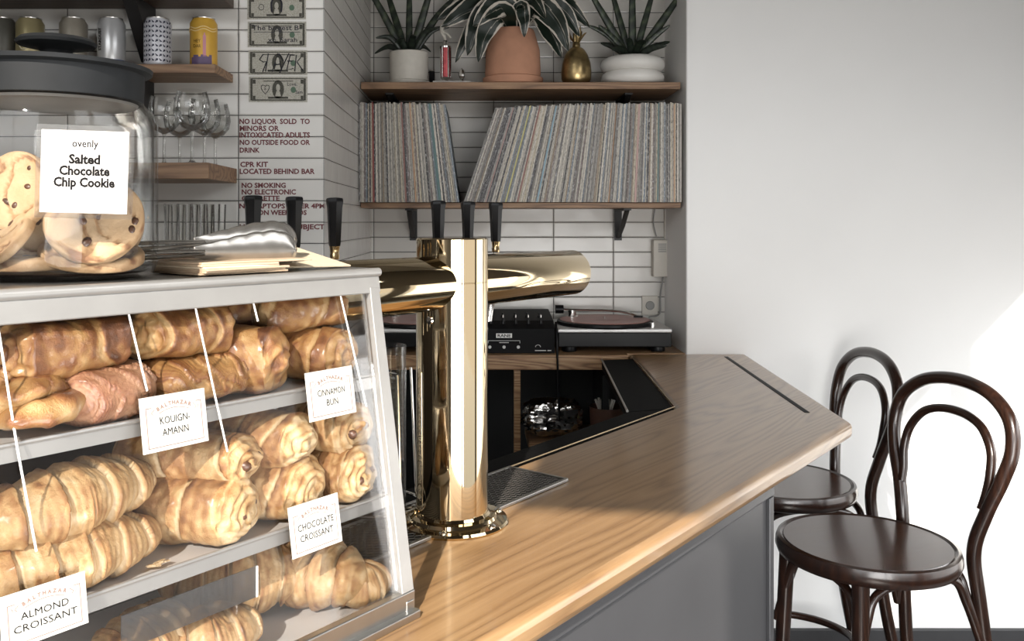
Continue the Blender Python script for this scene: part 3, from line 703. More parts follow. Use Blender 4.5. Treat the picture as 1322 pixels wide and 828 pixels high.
# ------------------------------------------------------------------ cookie jar
JZ = CZ+CH
jd = .80; JS = .894; JC = Vector(((73-U0)/F*jd, jd, JZ+.0004))
jar = thing('cookie_jar', 'big round glass cookie jar with charcoal lid standing on the pastry case', 'jar', JC); jar.scale = (JS, JS, JS)
JR, JH = .0962, .176
prof = [(0, .004), (.070, .004), (.084, .0), (.092, .004), (JR, .014), (JR, JH-.022), (JR-.004, JH-.010), (JR-.013, JH-.002), (JR-.016, JH+.006)]
MB().lathe(prof, 96).build('glass_body', glass_j, jar, angle=0)
MB().lathe([(r-.004, z+.006 if i < 4 else z) for i, (r, z) in enumerate(prof)], 96).build('inner_glass', clear('jar_glass_inner', (.985, .985, .98), .4, .0, .03), jar, angle=0)
MB().lathe([(0, .0045), (.084, .0045), (.088, .007), (.0, .007)], 64).build('base_disc', plain('thick_glass_base', (.055, .032, .022), .08, vary=.4), jar)
MB().lathe([(0, JH-.001), (JR-.016, JH-.001), (JR-.014, JH+.0), (JR-.013, JH+.028), (JR-.006, JH+.030), (JR-.005, JH+.034), (.055, JH+.0405), (0, JH+.043)], 96).build('lid', lidm, jar, angle=35)
MB().lathe([(0, JH+.040), (.017, JH+.040), (.015, JH+.050), (.018, JH+.0535), (.036, JH+.056), (.038, JH+.059), (.034, JH+.0625), (0, JH+.065)], 48).build('knob', lidm, jar, angle=45)
MB().lathe([(0, JH-.004), (JR-.021, JH-.004), (JR-.019, JH-.0015), (0, JH-.0012)], 64).build('reflection_disc', plain('pale_reflection', (.42, .41, .39), .35), jar)  # added pale disc, its colour stands in for reflections in the glass below the lid
# printed label on the glass
lc = at(108, 222, 1); la = math.atan2(108-U0, F)
def lab(name, mat, fn, par): m = MB(); fn(m); return m.build(name, mat, par, smooth=False)
dl = jd-.0925; PL = at(109, 222, dl*.995)
lbl = thing('jar_label', 'white square paper label reading Salted Chocolate Chip Cookie on the jar', 'label', PL, rot=(0, R2(1.5), R2(6)))
lw, lh = 108/F*dl, 106/F*dl
MB().box((0, .001, 0), (lw*1.12, .0005, lh*1.13)).build('sleeve', clear('label_sleeve', (.93, .92, .9), .5, .10, .2), lbl, smooth=False)
MB().box((0, .0003, 0), (lw, .0006, lh)).build('paper', plain('label_paper', (.56, .53, .505), .6, vary=.01), lbl, smooth=False)
tx = MB()
put_text(tx, 'Salted', 0, .10*lh, .155*lh, .0004, yo=-.0002, wfit=.36*lw); put_text(tx, 'Chocolate', 0, -.04*lh, .155*lh, .0004, yo=-.0002, wfit=.58*lw)
put_text(tx, 'Chip Cookie', 0, -.18*lh, .155*lh, .0004, yo=-.0002, wfit=.70*lw)
tx.build('lettering', ink, lbl, smooth=False)
tx = MB(); put_text(tx, 'ovenly', 0, .30*lh, .13*lh, .0001, yo=-.0002, wfit=.30*lw); tx.build('brand_lettering', ink, lbl, smooth=False)
tx = MB(); put_text(tx, 'Brooklyn  Vegan', 0, -.335*lh, .07*lh, 0, yo=-.0002, wfit=.46*lw)
tx.tube([(.20*lw+q*.003, -.0003, (-.43+.10*abs(math.sin(q*.9)))*lh) for q in [i*.25 for i in range(28)] if .20*lw+q*.003 < .47*lw], .0004, 4)
for k in range(4): tx.tube([(-.42*lw+k*.005, -.0003, .18*lh+k*.006), (-.40*lw+k*.005, -.0003, .20*lh+k*.006)], .0006, 4)
tx.build('faint_print', ink_lt, lbl, smooth=False)
# cookies
def cookie(seed, r=.041):
    off = seed*9.1
    def fn(iu, iv):
        a = iv*2*PI; h = .0085
        if iu < .5: q = iu*2; s_ = 1
        else: q = (1-iu)*2; s_ = -1
        rr = r*(1+.035*nz((math.cos(a)+off, math.sin(a), 0), 1.6))*math.sin(min(1, q)*PI/2)**.9
        z = s_*h*(1-q**4)**.5*(1 if s_ > 0 else .5)
        p = Vector((rr*math.cos(a), rr*math.sin(a), z+.004))
        k = nz((p.x+off, p.y, s_), 60); cr = abs(nz((p.x*1.0, p.y+off, 3), 34))
        if s_ > 0 and q < .95: p.z += .0018*k-(.0022 if cr < .06 else 0)
        return p, .35+.3*k+(.5 if cr < .05 and s_ > 0 else 0)+.25*q**3
    m = MB(); m.grid(fn, 48, 48, cv=True); return m
cj = 'cookies in the glass jar'
def put_cookie(u, v, dd, rot, seed, lb, r=.041):
    t = thing('cookie', lb, 'cookie', at(u, v, jd+dd), group=cj, rot=rot)
    cookie(seed, r).build('dough', cookie_m, t, angle=0)
    rr = random.Random(seed)
    for k in range(5):
        a, q = rr.uniform(0, 6.3), rr.uniform(.1, .85)*r
        MB().lathe([(0, -.003), (.0042, -.002), (.005, .000), (.0035, .0012), (0, .0018)], 9, M=Matrix.Translation((q*math.cos(a), q*math.sin(a), .0112)) @ Matrix.Rotation(rr.uniform(0, 3), 4, 'Z') @ Matrix.Diagonal((rr.uniform(.6, 1.3), rr.uniform(.5, 1), 1, 1))).build('chocolate_chip', choc, t)
put_cookie(24, 250, -.045, (R2(78), R2(0), R2(-12)), 1, 'chocolate chip cookie leaning upright at the left of the jar', 0.0351)
put_cookie(124, 288, -.040, (R2(62), R2(6), R2(12)), 2, 'broad chocolate chip cookie tilted behind the bottom of the jar label', 0.0401)
put_cookie(12, 309, -.052, (R2(48), R2(-28), R2(-10)), 3, 'chocolate chip cookie tilted at the lower left below the upright one', 0.0306)
put_cookie(118, 336, -.020, (R2(12), R2(9), 0), 4, 'chocolate chip cookie lying flat across the jar bottom under the broad one', 0.0432)
put_cookie(42, 348, -.030, (R2(2), R2(0), 0), 5, 'chocolate chip cookie flat on the jar bottom at the left', 0.0378)
put_cookie(152, 300, .030, (R2(70), R2(20), R2(-35)), 6, 'chocolate chip cookie standing at the back right inside the jar', 0.0360)
put_cookie(60, 300, .020, (R2(60), R2(-15), R2(20)), 7, 'chocolate chip cookie in the shade behind the leaning ones', 0.0378)

# ------------------------------------------------------------------ paper bags and tongs on the case
bag0 = .098
for k in range(7):
    wdt, dep = .185, .085
    e1 = -.012-k*.001
    x1 = -.012 if k == 6 else -.118+rnd.uniform(-.010, .010)
    if k == 5: x1 = -.080
    x0 = -.2125
    z = CH+.0002+k*.0020
    if k == 6: x0 = -.100; z = CH+.0006
    t = tag(MB().box((0, 0, 0), (x1-x0, .085 if k < 6 else .105, .0022)).build('paper_bag', kraft_lt if k in (3, 6) else kraft, None, smooth=False, bevel=.0008, loc=L((x0+x1)/2, .112+rnd.uniform(-.006, .004)+(.022 if k == 6 else 0), z+.0011+(.0105 if k == 6 else 0)), rot=(R2(11) if k == 6 else 0, R2(1.2) if k == 6 else 0, TH+rnd.uniform(-.04, .04))),
            ['brown kraft paper bag at the bottom of the pile', 'brown kraft paper bag second from the bottom of the pile', 'brown kraft paper bag third from the bottom of the pile', 'paler kraft paper bag in the middle of the pile',
             'brown kraft paper bag just above the middle of the pile', 'kraft paper bag with crumpled end just under the topmost one', 'pale kraft paper bag topmost of its pile, sticking out to the right under the tongs'][k], 'paper bag', 'paper bags stacked on the case')
ton = thing('serving_tongs', 'scalloped stainless steel serving tongs lying on the paper bags', 'tongs', (0, 0, 0))
def tong_half(dv, dd):
    c = []
    def P(u, v): return at(u, v+dv+6, d0+.045+(.10+dd)*((u-210)/170))
    m = MB(); d0 = .80
    # scalloped bowl
    def fn(iu, iv):
        s_ = iu; w = (iv*2-1)
        u = 250+133*s_; 
        half = (7+17*math.sin(min(1, s_*1.25)*PI/2)**1.2)*(max(0, 1-max(0, (s_-.78)/.22)**2))**.5
        half *= 1+.07*abs(math.sin(s_*PI*6))
        cup = .011*(1-w*w)*math.sin(min(1, s_*1.4)*PI/2)
        return P(u, 314-4*s_+w*half*1.0)+Vector((0, -cup*(1 if dv < 3 else .6), 0)), 0
    m.grid(fn, 72, 16)
    for vv, rr in ((-3, .0022), (4, .0022)):
        m.tube([P(160, 318+vv), P(215, 316+vv), P(262, 314+vv*.6)], rr, 8, flat=(1.6, .7))
    me = m.build('tong_arm', plain('tong_steel', (.42, .40, .37), .27, .9, .1, 60), ton, angle=60, solid=.0012)
tong_half(-6, .02); tong_half(6, -.004)

# ------------------------------------------------------------------ stack of clear cups behind the case
cs = CP(512, 668); 
cst = thing('cup_stack', 'tall stack of clear plastic cups standing between case and beer tower', 'cups', (-.146, 1.262, CZ+.005))
m = MB(); prof = []
for k in range(26): z = .006+k*.0072; prof += [(.034, z), (.0375, z+.002), (.0375, z+.0045), (.034, z+.0065)]
m.lathe(prof, 40); m.build('ribbed_cups', smoky, cst, angle=0)
MB().lathe([(.041, 0), (.041, .235), (.040, .235), (.040, 0)], 40).build('clear_tube', glass_p, cst, angle=30)
rk = MB(); rk.tube([(.062*math.cos(a), .062*math.sin(a), .012) for a in [i*PI/20 for i in range(40)]], .0026, 8, closed=True)
for a in (-.9, .5, 2.2, 3.8): rk.tube(spline([(.062*math.cos(a), .062*math.sin(a), .012), (.060*math.cos(a), .060*math.sin(a), .03), (.052*math.cos(a), .052*math.sin(a), .2)], 5), .0018, 6)
rk.build('wire_stand', steel_pol, cst)

# ------------------------------------------------------------------ alcove shelves
def shelf_thing(label, x0, x1, y0, y1, z0, z1, mat, brackets, trim=None):
    t = thing('wall_shelf', label, 'shelf', ((x0+x1)/2, y1, z0)); w = x1-x0
    MB().box((0, (y0-y1)/2, (z1-z0)/2), (w, y1-y0, z1-z0)).build('board', mat, t, smooth=False, bevel=.0015)
    for bx in brackets:
        b = MB(); x = bx-(x0+x1)/2; dp = (y1-y0)*.72
        b.box((x, -.004, -.055), (.026, .006, .11)); b.box((x, -dp/2, -.004), (.026, dp, .006))
        b.prism([], 0, 0) if False else None
        b.tube([(x, -.006, -.10), (x, -dp*.5, -.06), (x, -dp*.95, -.008)], .004, 6, flat=(2.2, .8))
        b.build('bracket', iron, t)
    return t
shelf_thing('oak alcove shelf carrying the potted plants', XA+.003, .643, 2.86, DB-.001, 1.908, 1.930, shelf_wood, (-.30, .49))
shelf_thing('oak alcove shelf carrying the vinyl records', XA+.003, .643, 2.855, DB-.001, 1.526, 1.543, shelf_wood, (-.235, .485))

# ------------------------------------------------------------------ records
TCOL = [(.58, .54, .47), (.44, .41, .36), (.34, .32, .29), (.24, .225, .205), (.14, .13, .125), (.055, .052, .055), (.50, .44, .34), (.30, .24, .18), (.20, .16, .15), (.17, .20, .23)]
TNAME = ['cream', 'pale grey', 'grey', 'mid grey', 'charcoal', 'black', 'tan', 'brown', 'dark plum', 'slate blue']
def sleeve_mat(i, col):
    nm = 'sleeve_%d' % i
    if nm in MATS: return MATS[nm]
    m, t, b = nt_new(nm)
    oi = nd(t, 'ShaderNodeObjectInfo'); tc = nd(t, 'ShaderNodeTexCoord'); mp = nd(t, 'ShaderNodeMapping'); mp.inputs['Scale'].default_value = (500, 1, 90)
    t.links.new(tc.outputs['Object'], mp.inputs['Vector'])
    cb = nd(t, 'ShaderNodeCombineXYZ'); mu = nd(t, 'ShaderNodeMath', operation='MULTIPLY'); mu.inputs[1].default_value = 300; t.links.new(oi.outputs['Random'], mu.inputs[0])
    for k in range(3): t.links.new(mu.outputs[0], cb.inputs[k])
    ad = nd(t, 'ShaderNodeVectorMath', operation='ADD'); t.links.new(mp.outputs[0], ad.inputs[0]); t.links.new(cb.outputs[0], ad.inputs[1])
    no = nd(t, 'ShaderNodeTexNoise', Scale=1.0, Detail=3.0, Roughness=.8); t.links.new(ad.outputs[0], no.inputs['Vector'])
    L_ = sum(col)/3; other = [min(.75, c*.35+.42) for c in col] if L_ < .22 else [c*.38 for c in col]
    t.links.new(ramp(t, no.outputs[0], [(.43, col), (.56, [c*.85 for c in col]), (.60, other)]), b.inputs['Base Color'])
    b.inputs['Roughness'].default_value = .5; MATS[nm] = m; return m
RM = [sleeve_mat(i, c) for i, c in enumerate(TCOL)]
SPEC = {'yellow': (.50, .46, .20), 'light blue': (.25, .38, .45), 'orange': (.45, .28, .17), 'red': (.30, .08, .07), 'pink': (.46, .31, .28), 'dusty red': (.26, .13, .11), 'teal': (.12, .20, .20)}
SM = {k: plain('sleeve_'+k.replace(' ', '_'), v, .5) for k, v in SPEC.items()}
_rec = {}
def rec_mesh(w, mat):
    k = (round(w, 4), mat.name)
    if k not in _rec:
        h = .315; m = MB()
        m.box((w/2, .1575, h/2), (w, .315, h)); me = m.mesh('record_sleeve', False); me.materials.append(mat); _rec[k] = me
    return _rec[k]
def records(x_start, total, lean_fn, group, where, base_n, special):
    xs = []; x = x_start; i = 0; prev = None
    ws = []
    tot = 0
    while True:
        w = rnd.choice((.0030, .0036, .0042, .0048, .006)); s_ = tot/total
        th = lean_fn(s_)
        if prev is not None:
            dlt = abs(math.sin(prev)-math.sin(th))*.315
        else: dlt = 0
        step = w/math.cos(th)
        if x+dlt+step > x_start+total: break
        x += dlt
        ws.append((x, w, th)); x += step; tot = x-x_start; prev = th; i += 1
    pick = []; prev_k = -1
    for i, (x, w, th) in enumerate(ws):
        frac = (x-x_start)/total; nm = None
        for f_, c in special:
            if abs(frac-f_) < .5/len(ws): nm = c
        k = rnd.choice([q for q in (0, 0, 0, 1, 1, 1, 2, 2, 3, 3, 4, 4, 5, 5, 6, 6, 7, 8, 9) if q != prev_k]); prev_k = k
        pick.append((nm, SM[nm]) if nm else (TNAME[k], RM[k]))
    used = set()
    for i, (x, w, th) in enumerate(ws):
        nm, mat = pick[i]; g = lambda j: pick[j][0] if 0 <= j < len(pick) else 'the end'
        lb = nm+' record sleeve in the '+where+' between '+g(i-1)+' and '+g(i+1)
        if lb in used: lb = nm+' record sleeve in the '+where+' after '+g(i-2)+' and '+g(i-1)
        used.add(lb)
        o = bpy.data.objects.new('record_sleeve', rec_mesh(w, mat)); COL.objects.link(o)
        zlift = w*math.sin(th) if th < 0 else 0
        o.location = (x, 2.818+rnd.uniform(0, .006), 1.5435+abs(w*math.sin(th))*(1 if th > 0 else 0)); o.rotation_euler = (0, th, 0); o.scale = (1, 1, rnd.uniform(.985, 1.008))
        tag(o, lb, 'record', group)
    return len(ws)
# left run leans left towards its right end; right run leans right and straightens
n1_ = records(-.3845, .318, lambda s: -R2(8.2)*s**1.4, 'records in the upright run on the left of the shelf', 'upright run', 0, [(.14, 'red'), (.47, 'dusty red'), (.56, 'orange'), (.8, 'teal')])
n2_ = records(-.052, .694, lambda s: R2(18.5)*max(0, 1-s/.92)**1.1, 'records in the leaning run on the right of the shelf', 'leaning run', 0, [(.10, 'pink'), (.19, 'yellow'), (.245, 'dusty red'), (.33, 'light blue'), (.41, 'red'), (.66, 'orange'), (.78, 'pink'), (.88, 'teal'), (.955, 'orange')])
print('RECORDS', n1_, n2_)

# ------------------------------------------------------------------ plants and ornaments on the upper shelf
PZ = 1.9305; pd = 2.97
def PX(u, d=pd): return (u-U0)/F*d
def blade(m, base, tip, w, sag, band=14, flat=.45, up=None):
    base, tip = Vector(base), Vector(tip); mid = (base+tip)/2+Vector((0, 0, sag)); pts = spline([base, mid, tip], 10); n = len(pts)
    t = (tip-base).normalized(); s_ = t.cross(Vector((0, 1, 0))).normalized(); d = t.cross(s_)
    def fn(iu, iv):
        i = min(n-1, int(round(iu*(n-1)))); a = iv*2*PI
        r = w*(min(1, .55+iu*1.6) if iu < .3 else 1)*max(.0, 1-((iu-.25)/.75)**2 if iu > .25 else 1)**.6+.0004
        p = pts[i]+s_*math.cos(a)*r+d*math.sin(a)*r*flat
        return p, .45+.38*math.sin(iu*band*PI+math.cos(a)*1.2)-.3*abs(math.cos(a))**6
    m.grid(fn, n-1, 12, cv=True)
# snake plant in a cream pot
t = thing('potted_snake_plant', 'spiky dark snake plant in a cream cylinder pot on a saucer', 'plant', (PX(528), pd, PZ))
MB().lathe([(0, 0), (.066, 0), (.070, .004), (.070, .016), (.066, .018), (0, .018)], 48).build('saucer', cream, t)
MB().lathe([(0, .0185), (.062, .0185), (.0635, .022), (.0645, .112), (.0625, .114), (.0595, .112), (.059, .100), (0, .100)], 48).build('pot', cream, t)
MB().lathe([(0, .106), (.058, .104), (.0585, .100), (0, .1)], 30).build('soil', soil, t)
for (dx, dy, dz, w, sg) in ((-.155, -.03, .26, .012, .01), (-.09, .04, .27, .012, .0), (.0, .02, .28, .011, 0), (.085, -.02, .26, .013, .0), (.155, .02, .21, .012, .02), (-.105, -.05, .055, .010, .03), (-.12, .04, .02, .010, .03),
                            (.10, -.06, .085, .011, .03), (.07, .06, .03, .012, .03), (.135, .0, .10, .010, .035), (.03, -.09, .05, .012, .03), (-.04, -.09, .03, .012, .03)):
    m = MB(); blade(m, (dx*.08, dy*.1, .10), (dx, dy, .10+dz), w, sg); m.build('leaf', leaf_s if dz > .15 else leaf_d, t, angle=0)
# small trophy with a red column
t = thing('trophy', 'small trophy with a red column, pale figure and marble base', 'trophy', (PX(584), 2.945, PZ))
MB().box((0, 0, .007), (.125, .05, .014)).build('base', marble, t, smooth=False, bevel=.002)
MB().lathe([(0, .014), (.013, .014), (.010, .020), (.016, .027), (0, .028)], 20, c=(-.022, 0, 0)).build('stem', steel_pol, t)
m = MB()
m.lathe([(0, .028), (.0165, .028), (.0165, .125), (0, .125)], 24, c=(-.022, 0, 0)); m.build('red_column', plain('trophy_red', (.30, .04, .045), .2, .5, .3, 60), t)
m = MB()
for k in range(5): a = k*2*PI/5+.3; m.cyl((-.022+.017*math.cos(a), .017*math.sin(a), .027), (-.022+.017*math.cos(a), .017*math.sin(a), .127), .003, seg=8)
m.build('column_strip', steel_pol, t)
MB().lathe([(.019, .125), (.019, .130), (.012, .136), (.008, .150), (0, .152)], 20, c=(-.022, 0, 0)).build('cap', steel_pol, t)
m = MB()
m.tube(spline([(-.022, 0, .150), (-.026, 0, .165), (-.034, 0, .18), (-.030, 0, .205), (-.012, 0, .215), (.0, 0, .205)], 6), [.003+.004*math.sin(i/30*PI) for i in range(31)], 8)
m.tube(spline([(-.012, 0, .215), (-.008, 0, .235), (.002, .0, .25)], 6), .0055, 8); m.tube(spline([(-.03, 0, .18), (-.016, -.003, .172), (-.004, -.003, .158)], 5), .004, 8)
m.lathe([(0, -.008), (.006, -.005), (.008, 0), (.006, .006), (0, .008)], 14, c=(.002, 0, .262))
m.build('figure', ivory, t)
MB().lathe([(0, .014), (.008, .014), (.005, .022), (.009, .03), (.0105, .042), (.007, .053), (0, .060)], 8, c=(.032, 0, 0)).build('small_cup', steel_pol, t, angle=20)
# little black box behind the trophy
tag(MB().box((PX(556), 3.05, PZ+.033), (.018, .02, .066)).build('black_speaker', blk_m, None, smooth=False, bevel=.002), 'small black block on the shelf between cream pot and trophy', 'ornament')
# terracotta pot
t = thing('potted_calathea', 'terracotta pot with drooping dark green leaves edged in white', 'plant', (PX(662), 2.96, PZ))
MB().lathe([(0, 0), (.094, 0), (.099, .004), (.1, .026), (.096, .028), (0, .028)], 56).build('saucer', terra, t)
MB().lathe([(0, .0285), (.091, .0285), (.0925, .04), (.089, .12), (.072, .180), (.069, .186), (.064, .184), (.064, .17), (0, .17)], 56).build('pot', terra, t)
MB().lathe([(0, .178), (.06, .176), (.062, .17), (0, .17)], 30).build('soil', soil, t)
def broad_leaf(m, pts, w, twist=0):
    sp = spline(pts, 10); n = len(sp)
    def fn(iu, iv):
        i = min(n-1, int(round(iu*(n-1)))); k = iv*2-1
        tt = (sp[min(i+1, n-1)]-sp[max(i-1, 0)]).normalized(); s_ = tt.cross(Vector((0, 1, 0)))
        if s_.length < .2: s_ = Vector((1, 0, 0))
        s_.normalize(); up = s_.cross(tt)
        s_ = (s_*math.cos(twist)+up*math.sin(twist)); 
        ww = 1.3*w*math.sin(min(1, iu*1.02)**.8*PI)**.75+.0015
        p = sp[i]+s_*k*ww+up*(-abs(k)*ww*.25+.003*math.sin(iu*22+k))
        tt_ = .92 if abs(k) > .82+.07*math.sin(iu*17+k*3) else (.62 if abs(k-.35-.12*math.sin(iu*7)) < .05 else .10)
        return p, tt_
    m.grid(fn, n-1, 26)
lv = [([(0, 0, .17), (-.06, -.05, .275), (-.15, -.06, .24), (-.235, -.06, .185)], .030, .3), ([(0, 0, .17), (-.07, .0, .29), (-.16, -.02, .265), (-.25, -.03, .215)], .026, .2),
      ([(0, -.02, .17), (-.05, -.08, .24), (-.115, -.1, .19), (-.150, -.1, .085)], .032, .0), ([(0, -.02, .17), (-.04, -.1, .22), (-.095, -.12, .15), (-.115, -.12, .06)], .028, .5),
      ([(0, .02, .17), (-.09, -.02, .235), (-.15, -.03, .16), (-.19, -.03, .075)], .020, .2), ([(0, 0, .17), (-.03, -.09, .245), (-.08, -.13, .22), (-.13, -.14, .17)], .030, .1),
      ([(0, 0, .17), (.02, -.09, .24), (.03, -.12, .20), (.032, -.12, .14)], .018, .0), ([(0, 0, .17), (.06, -.07, .255), (.13, -.1, .2), (.175, -.1, .10)], .032, -.2),
      ([(0, 0, .17), (.07, -.03, .245), (.12, -.06, .16), (.155, -.07, .085)], .026, .2), ([(0, 0, .17), (.09, .0, .29), (.17, -.02, .27), (.25, -.04, .19)], .028, -.2),
      ([(0, 0, .17), (.08, -.04, .27), (.16, -.06, .235), (.215, -.06, .155)], .028, .1), ([(0, 0, .17), (-.02, .03, .3), (-.05, .05, .36), (-.1, .06, .37)], .024, .3),
      ([(0, 0, .17), (.03, .03, .3), (.08, .05, .35), (.14, .05, .34)], .026, -.3), ([(0, 0, .17), (.0, -.03, .28), (.01, -.06, .32), (.02, -.1, .31)], .020, 0), ([(0, 0, .17), (-.04, -.02, .27), (-.09, -.05, .3), (-.15, -.08, .275)], .028, .2),
      ([(0, 0, .17), (.04, -.03, .27), (.06, -.08, .27), (.10, -.12, .2)], .026, 0)]
for pts, w, tw in lv:
    m = MB(); broad_leaf(m, pts, w, tw); m.build('leaf', leaf_c, t, angle=0)
# golden pineapple
t = thing('gold_pineapple', 'brushed gold pineapple jar between the terracotta pot and white planter', 'ornament', (PX(743), 2.945, PZ))
MB().lathe([(0, 0), (.034, 0), (.040, .004), (.0485, .022), (.050, .045), (.0465, .075), (.038, .102), (.026, .120), (.014, .128), (0, .130)], 40).build('body', gold, t, angle=0)
MB().lathe([(0, .128), (.013, .128), (.0125, .140), (.010, .145), (0, .147)], 16).build('neck', gold, t)
for k in range(9):
    a = k*2*PI/9; r_ = .012+.012*(k % 3); h_ = .20-.014*(k % 3)
    m = MB(); m.tube(spline([(.006*math.cos(a), .006*math.sin(a), .142), (r_*.8*math.cos(a), r_*.8*math.sin(a), .165), (r_*1.1*math.cos(a), r_*1.1*math.sin(a), h_)], 4), [.0052, .006, .0062, .006, .0058, .005, .004, .0026, .0008], 6, flat=(1, .4)); m.build('crown_leaf', gold, t)
# stacked ring planter with spiky plant
t = thing('ring_planter', 'white planter of two stacked rounded rings holding a spiky banded plant', 'plant', (PX(816), 2.965, PZ))
def donut(z, R, r): return [(0, z)]+[(R+r*1.0*math.cos(a), z+r*.85+r*.85*math.sin(a)) for a in [(-90+i*15)*PI/180 for i in range(13)]]+[(0, z+r*1.7)]
MB().lathe(donut(0, .074, .030), 56).build('lower_ring', white_cer, t, angle=0)
MB().lathe(donut(.045, .076, .030), 56).build('upper_ring', white_cer, t, angle=0)
MB().lathe([(0, .096), (.05, .096), (.052, .094), (0, .09)], 30).build('soil', soil, t)
for (dx, dy, dz, w, sg) in ((-.155, -.02, .235, .013, .0), (-.075, .03, .27, .011, .0), (.0, .0, .28, .0125, 0), (.175, -.02, .235, .0135, .0), (.085, .02, .27, .011, .0), (-.12, -.05, .10, .010, .01), (-.10, .04, .06, .011, .01),
                            (-.155, -.03, .105, .010, .02), (.115, -.05, .10, .010, .01), (.13, .02, .06, .010, .01), (.10, -.07, .03, .012, .01), (-.08, -.08, .015, .011, .015), (.03, -.09, .04, .012, .02), (-.03, -.08, .05, .012, .02)):
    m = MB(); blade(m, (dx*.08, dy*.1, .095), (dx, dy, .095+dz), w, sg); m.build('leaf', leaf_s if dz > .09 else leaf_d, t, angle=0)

# ------------------------------------------------------------------ back counter, turntables, mixer
bc = thing('back_counter', 'oak back counter in the tiled alcove with an open dark cabinet below', 'counter', (0, 0, 0))
bz = CZ-.0405
MB().prism([(XA+.003, 2.77), (.462, 2.77), (.462, DR-.002), (XR-.003, DR-.002), (XR-.003, DB-.002), (XA+.003, DB-.002)], CZ-.045, CZ+.001).build('worktop', cabinet_wood, bc, smooth=False, bevel=.003)
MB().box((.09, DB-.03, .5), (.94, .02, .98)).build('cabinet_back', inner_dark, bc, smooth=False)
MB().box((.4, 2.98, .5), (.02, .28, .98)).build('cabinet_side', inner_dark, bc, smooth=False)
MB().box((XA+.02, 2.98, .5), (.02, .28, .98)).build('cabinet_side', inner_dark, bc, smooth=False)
pz = 2.80
MB().box((PX(667.5, pz), pz, .51), (.021, .03, 1.02)).build('cabinet_post', cabinet_wood, bc, smooth=False, bevel=.002)
MB().box((PX(760, 2.9), 2.93, at(0, 578, 2.8).z), (.40, .24, .03)).build('cabinet_shelf', cabinet_wood, bc, smooth=False)
MB().box((PX(640, 2.9), 2.93, .45), (.14, .25, .3)).build('cabinet_box', inner_dark, bc, smooth=False)
sz = at(0, 578, 2.8).z+.0155
def crumple(rx, ry, rz, seed, amp=.012):
    def fn(iu, iv):
        a = iv*2*PI; b = (iu-.5)*PI; d = Vector((math.cos(b)*math.cos(a), math.cos(b)*math.sin(a), math.sin(b)))
        k = 1+.0*0; nn = noise.noise(d*2.2+Vector((seed, 0, 0)))*.8+abs(noise.noise(d*6+Vector((0, seed, 0))))*.9+abs(noise.noise(d*13))*.4
        s_ = (abs(d.x)**3+abs(d.y)**3+abs(d.z)**3)**(-1/3)
        return Vector((d.x*rx*s_, d.y*ry*s_, d.z*rz*s_))*(1+(nn-.5)*amp*14), 0
    m = MB(); m.grid(fn, 40, 60, cv=True); return m
tag(crumple(.098, .06, .058, 3).build('foil_bag', foil, None, angle=25, loc=(PX(712, 2.86), 2.875, sz+.066)), 'crumpled silver foil bag in the open cabinet under the back counter', 'bag')
t = thing('straw_tub', 'brown cardboard tub with a green sticker and pale straws inside the cabinet', 'tub', (PX(785, 2.87), 2.87, sz))
MB().lathe([(0, 0), (.056, 0), (.060, .10), (.057, .10), (.054, .004), (0, .004)], 32).build('tub', card_tub, t)
m = MB(); [m.cyl((rnd.uniform(-.02, .02)-.01, rnd.uniform(-.02, .02), .004), (rnd.uniform(-.035, .03)-.01, rnd.uniform(-.02, .03), .12+rnd.uniform(0, .008)), .004, seg=6) for _ in range(10)]
m.build('straws', ivory, t)
m = MB(); m.grid(lambda a, b: (Vector((.0600*math.cos(-2.35+a*.45), .0600*math.sin(-2.35+a*.45), .012+b*.032)), 0), 8, 1); m.build('sticker', green_l, t, solid=.001)
